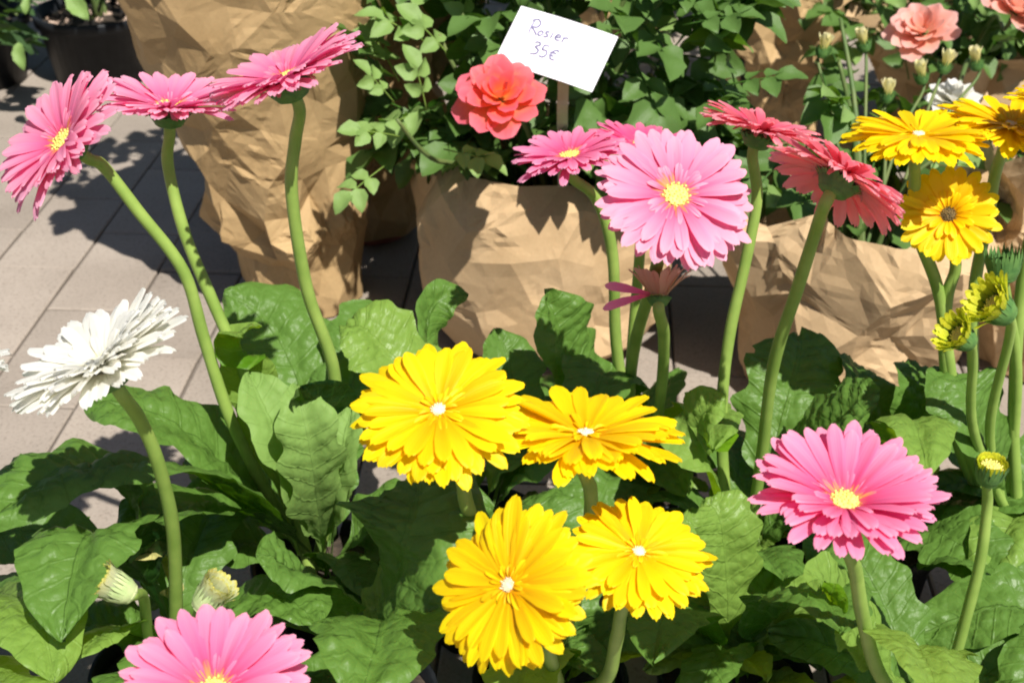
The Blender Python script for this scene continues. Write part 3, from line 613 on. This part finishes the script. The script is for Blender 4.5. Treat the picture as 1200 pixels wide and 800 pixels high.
# ---------------------------------------------------------------- paper wraps
def tri(x): x = x % 1.0; return abs(x*2-1)
def wrap_geo(prof, seed, amp=0.012, pleat=0.006, nple=11, rim=0.02, box=0.0, lean=(0, 0), seam=None, cell=0.034, levels=3):
    """a sheet of stiff paper: jittered triangle net with flat facets, creased again at each subdivision"""
    rg = random.Random(seed); so = Vector((seed*7.3, seed*3.1, seed*1.7))
    Ls = [0]
    for a, b in zip(prof, prof[1:]): Ls.append(Ls[-1]+math.hypot(b[0]-a[0], b[1]-a[1]))
    def pf_(t):
        q_ = max(0, min(1, t))*Ls[-1]
        for i in range(len(prof)-1):
            if q_ <= Ls[i+1] or i == len(prof)-2:
                q = (q_-Ls[i])/(Ls[i+1]-Ls[i]); return [lerp(prof[i][k], prof[i+1][k], q) for k in range(3)]
    rm = sum(q[0] for q in prof)/len(prof); n = max(12, round(2*math.pi*rm/cell)); rows = max(5, round(Ls[-1]/(cell*1.1)))
    vv, K, tris = [], [], []
    for i in range(rows+1):
        for k in range(n):
            edge = i in (0, rows)
            x = (k + rg.uniform(-.38, .38) + 0.5*(i % 2))/n; t = (i + (0 if edge else rg.uniform(-.38, .38)))/rows
            r, z, k_ = pf_(t); a = 2*math.pi*x
            if box: r *= 1 + box*(1/max(abs(math.cos(a)), abs(math.sin(a)))-1)
            h = amp*k_*rg.uniform(-1, 1)*(0.4 if i == 0 else 1) + pleat*k_*(tri(x*nple+0.2*math.sin(t*5+seed))-0.5)*2
            if i == rows: z += rim*rg.uniform(-.8, .8)
            if seam is not None: h += 0.006*max(0, 1-((a-seam) % (2*math.pi))/0.9)
            vv.append(Vector(((r+h)*math.cos(a)+lean[0]*z, (r+h)*math.sin(a)+lean[1]*z, max(0.002, z)))); K.append(k_*(0.3 if i == 0 else 1))
    for i in range(rows):
        for k in range(n):
            a, b, c, d = i*n+k, i*n+(k+1) % n, (i+1)*n+k, (i+1)*n+(k+1) % n
            if i % 2 == 0: tris += [(a, b, c), (b, d, c)]
            else: tris += [(a, b, d), (a, d, c)]
    for lv in range(levels):
        mid = {}; out = []
        am = (0.13, 0.12, 0.09)[lv]
        def mp(a, b):
            k = (min(a, b), max(a, b))
            if k not in mid:
                p = (vv[a]+vv[b])/2; e = (vv[a]-vv[b]).length; kk = (K[a]+K[b])/2
                nr = Vector((p.x-lean[0]*p.z, p.y-lean[1]*p.z, 0)).normalized()
                hv = rg.uniform(-1, 1)*abs(rg.uniform(-1, 1))
                m_ = 0.35 + 1.1*smooth(-0.15, 0.3, noise.noise(p*13+so))
                p = p + nr*(e*am*hv*m_*min(1.4, kk)) + (vv[a]-vv[b])*rg.uniform(-.14, .14)
                p.z = max(0.002, p.z)
                mid[k] = len(vv); vv.append(p); K.append(kk)
            return mid[k]
        for a, b, c in tris:
            ab, bc, ca = mp(a, b), mp(b, c), mp(c, a)
            out += [(a, ab, ca), (ab, b, bc), (ca, bc, c), (ab, bc, ca)]
        tris = out
    return vv, tris
def add_wrap(root, prof, seed, mat='paper', **kw):
    vv, ff = wrap_geo(prof, seed, **kw)
    o = obj('paper_wrap', mesh_data('paper_wrap', vv, ff, M[mat], False), root)
    return o

# ---------------------------------------------------------------- rose parts
def leaflet_geo(vv, ff, uv, base, d, nrm, ln, wd, curl, NX=6, NY=4):
    b = d.cross(nrm).normalized(); k0 = len(vv)
    for i in range(NX+1):
        u = i/NX; hw = wd*0.5*(math.sin(math.pi*u**0.8)**0.85 if 0 < u < 1 else 0.02)
        if 0 < i < NX: hw *= 1.08 if i % 2 else 0.96
        p = base + d*(ln*u) - nrm*(curl*ln*u*u)
        for j in range(NY+1):
            v = j/NY*2-1
            vv.append(p + b*(v*hw) + nrm*(abs(v)*hw*0.45 + 0.03*ln*math.sin(u*9+v*2))); uv.append((u, v))
    for i in range(NX):
        for j in range(NY):
            a = k0+i*(NY+1)+j; ff.append((a, a+NY+1, a+NY+2, a+1))
def compound_leaf(mat, seed):
    rg = random.Random(seed); vv, ff, uv = [], [], []
    X, Y, Z = Vector((1, 0, 0)), Vector((0, 1, 0)), Vector((0, 0, 1))
    sag = rg.uniform(0.1, 0.4)
    def rp(t): return Vector((t, 0, -sag*t*t*0.6))
    pts = [rp(t/5*0.72) for t in range(6)]
    tv, tf = tube_geo(pts, [0.012]*6, 4); vv += tv; ff += tf; uv += [(0.5, 0)]*len(tv)
    s = rg.uniform(.9, 1.1)
    spec = [(0.72, 0, 0.46*s, 0.36)] + [(t, sd*rg.uniform(50, 72), l_*s, w_) for t, l_, w_ in ((0.62, 0.40, 0.3), (0.34, 0.32, 0.25)) for sd in (-1, 1)]
    for t, an, l_, w_ in spec:
        a = R_(an); tl = R_(rg.uniform(-20, 20))
        d = (X*math.cos(a) + Y*math.sin(a) - Z*(sag*t + rg.uniform(0, .25))).normalized()
        nn = (Z + Y*math.sin(tl) + X*rg.uniform(-.2, .2)); nn = (nn - d*nn.dot(d)).normalized()
        leaflet_geo(vv, ff, uv, rp(t), d, nn, l_, w_, rg.uniform(0.0, 0.35))
    return mesh_data('leaf', vv, ff, mat, True, uv)
RL = {k: [compound_leaf(M[k], s+10*i) for s in range(5)] for i, k in enumerate(('rleaf', 'rleaf_young'))}
def simple_leaf(mat, seed):
    rg = random.Random(seed); vv, ff, uv = [], [], []
    leaflet_geo(vv, ff, uv, Vector((0, 0, 0)), Vector((1, 0, 0)), Vector((0, 0, 1)), 1, rg.uniform(.38, .55), rg.uniform(0, .3), 8, 4)
    return mesh_data('leaf', vv, ff, mat, True, uv)
SL = [simple_leaf(M['dleaf'], s) for s in range(4)]
SLY = [simple_leaf(M['rleaf_young'], s+20) for s in range(3)]
def rose_petal(mat, seed):
    rg = random.Random(seed); vv, ff, uv = [], [], []; NX, NY = 5, 6
    for i in range(NX+1):
        u = i/NX; hw = 0.5*(0.3+0.7*math.sin(math.pi*0.5*min(1, u*1.35)))*(1 if u < .8 else math.sqrt(max(0.12, 1-((u-.8)/.24)**2)))
        for j in range(NY+1):
            v = j/NY*2-1
            a = v*hw*1.5
            x = math.cos(a)*0.62 - 0.62; y = math.sin(a)*0.62
            flare = 0.35*max(0, u-0.55)**1.3*2
            vv.append((x + flare + 0.28*math.sin(u*2.2) + 0.02*math.sin(v*5+seed), y*(1+flare*.5), u*(1-0.12*v*v) + 0.03*math.sin(v*4+seed*2))); uv.append((u, v*.5+.5))
    for i in range(NX):
        for j in range(NY):
            a = i*(NY+1)+j; ff.append((a, a+1, a+NY+2, a+NY+1))
    return mesh_data('petal', vv, ff, mat, True, uv)
RP = {k: [rose_petal(M[k], s) for s in range(4)] for k in ('rosecoral', 'rosesalmon', 'rosewhite', 'rosecream')}

# gaps in the foliage: in front of the card, the roses and the bare paper (measured place, radius in pixels, depth)
KEEP = [(650, 58, 84, 1.42), (586, 103, 55, 1.42), (1080, 30, 60, 1.72), (1120, 108, 45, 1.62), (1190, 4, 40, 1.75), (895, 50, 42, 2.1), (905, 115, 32, 2.1), (945, 145, 30, 1.9), (1012, 50, 24, 1.6), (965, 57, 24, 1.6), (1110, 76, 24, 1.6), (1146, 72, 22, 1.6), (500, 85, 34, 1.8), (492, 12, 34, 1.8), (1180, 105, 30, 1.8), (640, 262, 90, 1.6), (560, 275, 70, 1.6), (1010, 340, 90, 1.5)]
def blocked(p):
    d = depth_of(p); x = 600 + F*(p-C0).dot(RT)/d; y = 400 - F*(p-C0).dot(UP)/d
    return any(d < kd and math.hypot(x-kx, y-ky) < kr for kx, ky, kr, kd in KEEP)
class Bush:
    def __init__(s, loc, label, seed, name='wrapped_rose_bush', cat='rose bush', group='rose bushes wrapped in brown paper', pot=(0.07, 0.15), potmat='pot'):
        s.L = Vector((loc[0], loc[1], 0)); s.rg = random.Random(seed); s.root = empty(name, s.L, label, cat, group)
        r, h = pot; s.h = h
        vv, ff = lathe_geo([(r*0.8, 0.003), (r*0.97, h-0.022), (r*1.03, h-0.02), (r*1.06, h-0.003), (r*1.03, h), (r*0.97, h-0.002), (r*0.93, h-0.03)], 40)
        s.pot = obj('pot', mesh_data('pot', vv, ff, M[potmat]), s.root)
        vv, ff = lathe_geo([(r*0.94, h-0.022), (r*0.6, h-0.018), (r*0.3, h-0.016), (0.0005, h-0.016)], 28, False)
        vv = [v + Vector((0, 0, noise.noise(v*50+s.L*9)*0.006)) for v in vv]
        obj('soil', mesh_data('soil', vv, ff, M['soil']), s.root)
    def cane(s, pts, r0=0.004, r1=0.002, mat='cane'):
        vv, ff = tube_geo(spline([p-s.L for p in pts], 5), [lerp(r0, r1, i/((len(pts)-1)*5)) for i in range((len(pts)-1)*5+1)], 6)
        return obj('cane', mesh_data('cane', vv, ff, M[mat]), s.root)
    def base(s): return s.L + Vector((s.rg.uniform(-.02, .02), s.rg.uniform(-.02, .02), s.h-0.025))
    def leafy(s, c, rad, n, size=(0.078, 0.108), young=0.18, ncane=9, kind='rose', fill=0.55, top_young=True):
        rg = s.rg; c = Vector(c); rad = Vector(rad); tips = []
        for k in range(ncane):
            a = rg.uniform(0, 6.28); q = rg.uniform(.35, .95)
            tip = c + Vector((math.cos(a)*rad.x*q, math.sin(a)*rad.y*q, rad.z*rg.uniform(-.3, .9)*math.sqrt(1-q*q*.8)))
            b = s.base(); mid = lerp(b, tip, .5) + Vector((0, 0, .04))
            if blocked(tip) or blocked(lerp(mid, tip, .5)): continue
            s.cane([b, mid, tip]); tips.append((b, mid, tip))
        for k in range(n):
            while True:
                v = Vector((rg.uniform(-1, 1), rg.uniform(-1, 1), rg.uniform(-1, 1)))
                if fill < v.length <= 1 or (v.length <= 1 and rg.random() < .35): break
            p = c + Vector((v.x*rad.x, v.y*rad.y, v.z*rad.z))
            if p.z < s.h*0.9: continue
            out = Vector((v.x, v.y, v.z*0.4 + rg.uniform(-.2, .5))).normalized() + Vector((rg.gauss(0, .45), rg.gauss(0, .45), rg.gauss(0, .25)))
            out.normalize(); ln = rg.uniform(*size)
            if blocked(p) or blocked(p+out*ln*.45) or blocked(p-out*ln*.45): continue
            nn = Vector((rg.gauss(0, .4), rg.gauss(0, .4), 1)); y = nn.cross(out).normalized(); z = out.cross(y)
            m = Matrix((out, y, z)).transposed().to_4x4()
            if kind == 'rose':
                yg = rg.random() < young*(1.6 if v.z > .2 else .5)
                me = rg.choice(RL['rleaf_young' if yg else 'rleaf'])
            else: me = rg.choice(SL)
            obj('leaf', me, s.root, Matrix.Translation(p - out*ln*0.5 - s.L) @ m @ Matrix.Diagonal((ln, ln, ln, 1)))
    def one_leaf(s, p, d, nrm, ln, mat='rleaf_young', k=0, simple=False):
        d = d.normalized(); y = nrm.cross(d).normalized(); z = d.cross(y)
        obj('leaf', SLY[k % 3] if simple else RL[mat][k % 5], s.root, Matrix.Translation(p-s.L) @ Matrix((d, y, z)).transposed().to_4x4() @ Matrix.Diagonal((ln, ln, ln, 1)))
    def rose(s, p, nrm, R, kind, seed, n=24, label=None, spread=1.0):
        rg = random.Random(seed); B = basis(nrm)
        b = s.base(); st = s.cane([b, lerp(b, p, .55)+Vector((0, 0, .03)), p - nrm*R*1.2, p-nrm*R*0.35], 0.0035, 0.0025)
        st.name = 'flower_stem'
        for k in range(n):
            t = k/(n-1); a = k*2.39996 + rg.uniform(-.2, .2)
            tilt = R_(lerp(4, 66*spread, t**0.9) + rg.gauss(0, 4)); sc_ = R*lerp(0.62, 1.0, t**.7); r0 = R*lerp(0.02, 0.2, t)
            rot = B @ Matrix.Rotation(a, 3, 'Z') @ Matrix.Rotation(tilt, 3, 'Y')
            loc = p - s.L + B @ Vector((math.cos(a)*r0, math.sin(a)*r0, -R*0.35 - R*0.12*t))
            obj('petal', rg.choice(RP[kind]), st, Matrix.Translation(loc) @ rot.to_4x4() @ Matrix.Diagonal((sc_*lerp(.55, 1, t), sc_*lerp(.6, 1.05, t), sc_, 1)))
        vv, ff = calyx_geo(R*0.2, R*0.3, rg, 1, 1.5); obj('calyx', mesh_data('calyx', vv, ff, M['calyx']), st, Matrix.Translation(p-s.L-nrm*R*0.3) @ B.to_4x4())
        if label: st['label'] = label
    def rosebud(s, p, nrm, R, seed, kind='rosecream'):
        rg = random.Random(seed); B = basis(nrm); b = s.base()
        st = s.cane([b, lerp(b, p, .6)+Vector((0, 0, .02)), p-nrm*R*1.5, p-nrm*R*.3], 0.0022, 0.0015); st.name = 'bud_stem'
        for k in range(9):
            a = k*2.39996; t = k/8
            rot = B @ Matrix.Rotation(a, 3, 'Z') @ Matrix.Rotation(R_(lerp(-6, 12, t)), 3, 'Y')
            obj('petal', rg.choice(RP[kind]), st, Matrix.Translation(p-s.L - nrm*R*.5) @ rot.to_4x4() @ Matrix.Diagonal((R*.8, R*.9, R*1.9, 1)))
        vv, ff = calyx_geo(R*0.62, R*0.8, rg, 2, 0.6); obj('calyx', mesh_data('calyx', vv, ff, M['calyx']), st, Matrix.Translation(p-s.L-nrm*R*0.1) @ B.to_4x4())

# tall wrapped bush by the paving
g = ground(352, 378); T = Bush((g.x, g.y+0.07), 'tall narrow brown paper wrap standing on the paving beside the pink gerberas', 41, pot=(0.068, 0.15))
add_wrap(T.root, [(0.07, 0.003, .35), (0.076, 0.05, .5), (0.082, 0.098, .7), (0.108, 0.112, 1.1), (0.1, 0.13, 1.6), (0.096, 0.165, 1.3), (0.104, 0.2, .9), (0.13, 0.3, .5), (0.152, 0.42, .5), (0.168, 0.52, .8)], 3, amp=0.015, pleat=0.006, nple=8, lean=(-0.09, 0), seam=R_(242))
T.leafy(T.L+Vector((-0.05, 0.02, 0.58)), (0.2, 0.18, 0.14), 45, ncane=8)
# small wrapped bush behind it, red pot showing below
g = ground(432, 292); U = Bush((g.x, g.y+0.055), 'brown paper wrap with a red pot foot, half behind the tall wrap', 42, pot=(0.062, 0.13), potmat='terracotta')
add_wrap(U.root, [(0.066, 0.016, .6), (0.072, 0.08, 1), (0.085, 0.16, 1.2), (0.12, 0.26, 1.3), (0.155, 0.36, 1.3)], 5, amp=0.014, pleat=0.012, nple=9, rim=0.05)
U.leafy(U.L+Vector((0.02, 0.0, 0.44)), (0.16, 0.15, 0.12), 45, ncane=6)
# squat wide wrap with the coral rose and price card
g = ground(640, 425); Vb = Bush((g.x, g.y+0.1), 'rose bush with one coral rose in a squat wide brown paper wrap', 43, pot=(0.085, 0.16))
add_wrap(Vb.root, [(0.125, 0.012, .6), (0.15, 0.03, .8), (0.158, 0.08, .7), (0.156, 0.14, .8), (0.152, 0.2, 1), (0.14, 0.232, 1.2), (0.118, 0.235, 1.2)], 8, mat='paper_light', amp=0.013, pleat=0.004, nple=7, rim=0.014, box=0.16, cell=0.05)
vc = Vb.L
Vb.leafy(vc+Vector((0.03, 0.04, 0.34)), (0.25, 0.2, 0.18), 350, size=(0.082, 0.115), ncane=12, young=0.16)
Vb.rose(at(586, 104, 1.33), facing(0.0, 0.4, 0.9), 0.0375, 'rosecoral', 51, n=26, spread=1.05)
for k, (px, py, d, dx, up, ln) in enumerate([(468, 160, 1.42, -.6, .1, .055), (450, 195, 1.42, -.6, -.5, .06), (500, 130, 1.43, -.1, .6, .06), (462, 120, 1.44, -.5, .6, .05), (520, 175, 1.4, .8, -.2, .06),
                                            (530, 70, 1.5, -.5, .6, .07), (500, 50, 1.5, -.7, .4, .07), (550, 40, 1.52, -.2, .9, .07), (760, 20, 1.45, .3, .6, .075), (800, 30, 1.45, .7, .1, .075), (720, 160, 1.43, .5, -.2, .06), (850, 100, 1.45, .7, .1, .07)]):
    dd = facing(dx, up, 0.35); Vb.one_leaf(at(px, py, d), dd, facing(0.2, .6, .8), ln, 'rleaf_young' if k < 8 or k == 13 else 'rleaf', k)
p1 = at(505, 185, 1.47); Vb.cane([Vb.base(), at(560, 200, 1.55), p1, at(465, 140, 1.42)])
Vb.cane([Vb.base(), at(600, 150, 1.6), at(540, 90, 1.52), at(515, 40, 1.5)])
# wrap under the yellow gerberas
g = ground(1008, 500); Wb = Bush((g.x, g.y+0.09), 'rose bush with cream buds in a crumpled paper wrap, beside the coral gerberas', 44, pot=(0.08, 0.15))
add_wrap(Wb.root, [(0.105, 0.004, .6), (0.12, 0.04, 1), (0.132, 0.1, 1), (0.144, 0.16, 1.2), (0.146, 0.21, 1.5), (0.122, 0.235, 1.4)], 13, mat='paper_light', amp=0.015, pleat=0.012, nple=6, rim=0.03, cell=0.052)
Wb.leafy(Wb.L+Vector((0.02, 0.1, 0.3)), (0.2, 0.16, 0.12), 110, ncane=9)
# wrap at the right end
g = ground(1262, 452); Xb = Bush((g.x, g.y+0.1), 'rose bush in a pale paper wrap behind the tall yellow gerberas', 45, pot=(0.08, 0.15))
add_wrap(Xb.root, [(0.11, 0.004, .6), (0.125, 0.06, 1), (0.13, 0.14, 1), (0.14, 0.22, 1.2), (0.145, 0.28, 1.4)], 17, mat='paper_light', amp=0.016, pleat=0.01, nple=8, rim=0.03)
Xb.leafy(Xb.L+Vector((0.02, 0.06, 0.36)), (0.17, 0.15, 0.1), 60, ncane=8)
# second row
g = ground(905, 175); Yb = Bush((g.x, g.y+0.06), 'rose bush in a narrow upright paper wrap behind the coral gerberas', 46, pot=(0.065, 0.14))
add_wrap(Yb.root, [(0.07, 0.004, .6), (0.076, 0.1, 1), (0.09, 0.2, 1.3), (0.11, 0.32, 1.4), (0.12, 0.36, 1.4)], 23, amp=0.018, pleat=0.016, nple=6, rim=0.06)
Yb.leafy(Yb.L+Vector((0.0, 0.02, 0.42)), (0.18, 0.17, 0.13), 60, ncane=8)
g = ground(1130, 195); Zb = Bush((g.x, g.y+0.1), 'rose bush with salmon and white roses in a low open paper wrap', 47, pot=(0.075, 0.14))
add_wrap(Zb.root, [(0.09, 0.004, .6), (0.11, 0.08, 1), (0.135, 0.15, 1.2), (0.16, 0.19, 1.4)], 29, mat='paper_light', amp=0.018, pleat=0.014, nple=7, rim=0.04)
Zb.leafy(Zb.L+Vector((-0.04, 0.0, 0.26)), (0.27, 0.2, 0.12), 100, ncane=10, fill=0.4)
Zb.rose(at(1080, 28, 1.7), facing(-0.3, 0.5, 0.8), 0.038, 'rosesalmon', 52, n=26)
Zb.rose(at(1196, 2, 1.75), facing(0.2, 0.6, 0.7), 0.036, 'rosesalmon', 53, n=24)
Zb.rose(at(1120, 108, 1.6), facing(0.0, 0.7, 0.6), 0.03, 'rosewhite', 54, n=22)
for k, (px, py) in enumerate([(965, 57), (1012, 50), (1108, 76), (1144, 72), (1080, 88), (1040, 110)]):
    Wb.rosebud(at(px, py, 1.56), facing(random.Random(k).uniform(-.3, .3), 0.85, 0.3), 0.0125, 60+k)
g = ground(720, 60); Nb = Bush((g.x, g.y+0.1), 'green rose bush behind the coral rose, without flowers', 48, pot=(0.09, 0.16))
add_wrap(Nb.root, [(0.1, 0.004, .6), (0.115, 0.1, 1), (0.125, 0.2, 1.3), (0.13, 0.24, 1.4)], 31, amp=0.016, pleat=0.012, nple=7, rim=0.03)
Nb.leafy(Nb.L+Vector((0.0, 0.0, 0.38)), (0.3, 0.24, 0.22), 160, ncane=10)
g = ground(1020, 20); Qb = Bush((g.x, g.y+0.1), 'green rose bush behind the salmon rose, without flowers', 49, pot=(0.09, 0.16))
add_wrap(Qb.root, [(0.1, 0.004, .6), (0.115, 0.1, 1), (0.125, 0.2, 1.3), (0.13, 0.24, 1.4)], 37, amp=0.016, pleat=0.012, nple=7, rim=0.03)
Qb.leafy(Qb.L+Vector((0.0, 0.0, 0.36)), (0.32, 0.24, 0.22), 140, ncane=10)

# ---------------------------------------------------------------- black pots with dark shrubs
def shrub(px, py, label, seed, r=0.1, h=0.125, n=170):
    g = ground(px, py)
    b = Bush((g.x, g.y+r*.8), label, seed, name='potted_shrub', cat='shrub', group='dark shrubs in black pots', pot=(r, h))
    b.leafy(b.L+Vector((0.0, 0.0, h+0.27)), (0.28, 0.24, 0.22), n, size=(0.055, 0.09), ncane=10, kind='simple', fill=0.3)
    return b
S1 = shrub(108, 108, 'dark leafy shrub in a round black pot strewn with bark chips', 61)
rg = random.Random(5); vv = []; ff = []
for k in range(70):
    a = rg.uniform(0, 6.28); r = 0.095*math.sqrt(rg.random()); c = Vector((r*math.cos(a), r*math.sin(a), 0.125-0.014)); u = Vector((rg.gauss(0, 1), rg.gauss(0, 1), rg.gauss(0, .3))).normalized(); v = u.orthogonal().normalized(); w_ = u.cross(v)
    s1, s2, s3 = rg.uniform(.004, .011), rg.uniform(.002, .005), .0015; q = len(vv)
    for i in range(8): vv.append(c + u*s1*(1 if i & 1 else -1) + v*s2*(1 if i & 2 else -1) + w_*s3*(1 if i & 4 else -1))
    ff += [tuple(q+i for i in f_) for f_ in ((0, 1, 3, 2), (4, 6, 7, 5), (0, 4, 5, 1), (2, 3, 7, 6), (0, 2, 6, 4), (1, 5, 7, 3))]
o = obj('bark_chips', mesh_data('bark_chips', vv, ff, M['chip'], False), S1.root); o['kind'] = 'stuff'
S2 = shrub(-40, 112, 'dark leafy shrub with a few pale green low leaves beside the paving', 62)
for k, (px, py, dx, up, ln) in enumerate([(22, 62, .1, -.9, .04), (30, 30, .1, .9, .035), (80, 5, .4, -.5, .05)]):
    S2.one_leaf(at(px, py-12, 2.2), facing(dx, up, 0.1), facing(-.3, .3, .9), ln*1.1, k=k, simple=True)
S2.leafy(at(-22, 42, 2.28), (0.1, 0.1, 0.12), 60, size=(0.05, 0.08), ncane=4, kind='simple', fill=0.2)
S3 = shrub(255, -10, 'dark leafy shrub partly behind the tall paper wrap', 63)

# ---------------------------------------------------------------- price card on a stick
cd = 1.38
cs = [at(603, 7, cd+.01), at(718, 40, cd), at(700, 112, cd-.012), at(587, 72, cd-.008)]
base = Vector((Vb.L.x+0.02, Vb.L.y-0.05, 0.13))
sg = empty('price_sign', base, 'small white handwritten price card on a wooden stick above the coral rose', 'price sign')
ce = sum(cs, Vector())/4
ux = ((cs[1]-cs[0])+(cs[2]-cs[3])).normalized(); wv_ = ((cs[1]-cs[0]).length+(cs[2]-cs[3]).length)/2
uy = ((cs[0]-cs[3])+(cs[1]-cs[2])).normalized(); uy = (uy-ux*uy.dot(ux)).normalized(); hv_ = ((cs[0]-cs[3]).length+(cs[1]-cs[2]).length)/2
un = ux.cross(uy)
if un.dot(FW) > 0: un = -un
def cp(a, b, c=0.0):      # a, b in 0..1 on the card, origin lower left; slight bow
    bow = 0.0025*math.sin(a*math.pi)
    sk = 0.06*(b-0.5)
    return ce + ux*((a-0.5+sk)*wv_) + uy*((b-0.5)*hv_) + un*(c+bow) - base
vv, ff = [], []
N = 10
for i in range(N+1):
    for (b, c) in ((0, .0004), (1, .0004), (1, -.0004), (0, -.0004)): vv.append(cp(i/N, b, c))
for i in range(N):
    for k in range(4): ff.append((i*4+k, i*4+4+k, i*4+4+(k+1) % 4, i*4+(k+1) % 4))
ff += [(0, 1, 2, 3), (N*4+3, N*4+2, N*4+1, N*4)]
card = obj('card', mesh_data('card', vv, ff, M['card'], False), sg)
# handwriting: strokes in card units
def stroke(pts):
    P_ = spline([Vector((a, b, 0)) for a, b in pts], 5) if len(pts) > 2 else [Vector((a, b, 0)) for a, b in pts]
    return tube_geo([cp(p.x, p.y, 0.0005) for p in P_], [0.0009]*len(P_), 5)
def letters(list_):
    vv, ff = [], []
    for s_ in list_:
        a, b = stroke(s_); q = len(vv); vv += a; ff += [tuple(x+q for x in f_) for f_ in b]
    return vv, ff
word = [[(0.19, 0.82), (0.185, 0.7), (0.19, 0.6)], [(0.17, 0.82), (0.22, 0.86), (0.255, 0.8), (0.24, 0.73), (0.195, 0.71), (0.23, 0.66), (0.265, 0.6)],
        [(0.30, 0.69), (0.275, 0.66), (0.285, 0.61), (0.31, 0.62), (0.318, 0.67), (0.30, 0.69)],
        [(0.375, 0.71), (0.345, 0.7), (0.345, 0.675), (0.37, 0.65), (0.365, 0.62), (0.335, 0.61)],
        [(0.41, 0.71), (0.405, 0.62)], [(0.415, 0.76), (0.417, 0.765)],
        [(0.445, 0.66), (0.49, 0.675), (0.48, 0.71), (0.455, 0.7), (0.445, 0.65), (0.465, 0.62), (0.5, 0.63)],
        [(0.525, 0.7), (0.525, 0.61)], [(0.525, 0.66), (0.545, 0.7), (0.57, 0.7)]]
price = [[(0.29, 0.48), (0.325, 0.5), (0.345, 0.46), (0.31, 0.41), (0.35, 0.37), (0.34, 0.3), (0.29, 0.28)],
         [(0.435, 0.48), (0.39, 0.48), (0.385, 0.4), (0.425, 0.4), (0.44, 0.34), (0.415, 0.28), (0.375, 0.29)],
         [(0.545, 0.45), (0.505, 0.45), (0.48, 0.38), (0.49, 0.3), (0.535, 0.29)], [(0.465, 0.4), (0.525, 0.4)], [(0.465, 0.35), (0.515, 0.35)]]
for nm, st in (('handwritten_word', word), ('handwritten_price', price)):
    vv, ff = letters(st); obj(nm, mesh_data(nm, vv, ff, M['ink']), card)
# flat wooden stick from behind the card down into the soil
top = ce - un*0.0022 + uy*(-hv_*0.1) + ux*(0.01)
bt = at(659, 150, cd+.06)
pts = [top, lerp(top, bt, .5), bt, base + Vector((0, 0, 0.0))]
vv, ff = [], []
sp_ = spline(pts, 4)
for i, p in enumerate(sp_):
    t = (sp_[min(i+1, len(sp_)-1)]-sp_[max(i-1, 0)]).normalized(); b = t.cross(un).normalized(); n2 = b.cross(t)
    for sx, sy in ((-1, 1), (1, 1), (1, -1), (-1, -1)): vv.append(p-base + b*sx*0.0055 + n2*sy*0.0009)
for i in range(len(sp_)-1):
    for k in range(4): ff.append((i*4+k, i*4+(k+1) % 4, i*4+4+(k+1) % 4, i*4+4+k))
ff += [(3, 2, 1, 0), tuple((len(sp_)-1)*4+k for k in range(4))]
obj('stick', mesh_data('stick', vv, ff, M['stick'], False), sg)
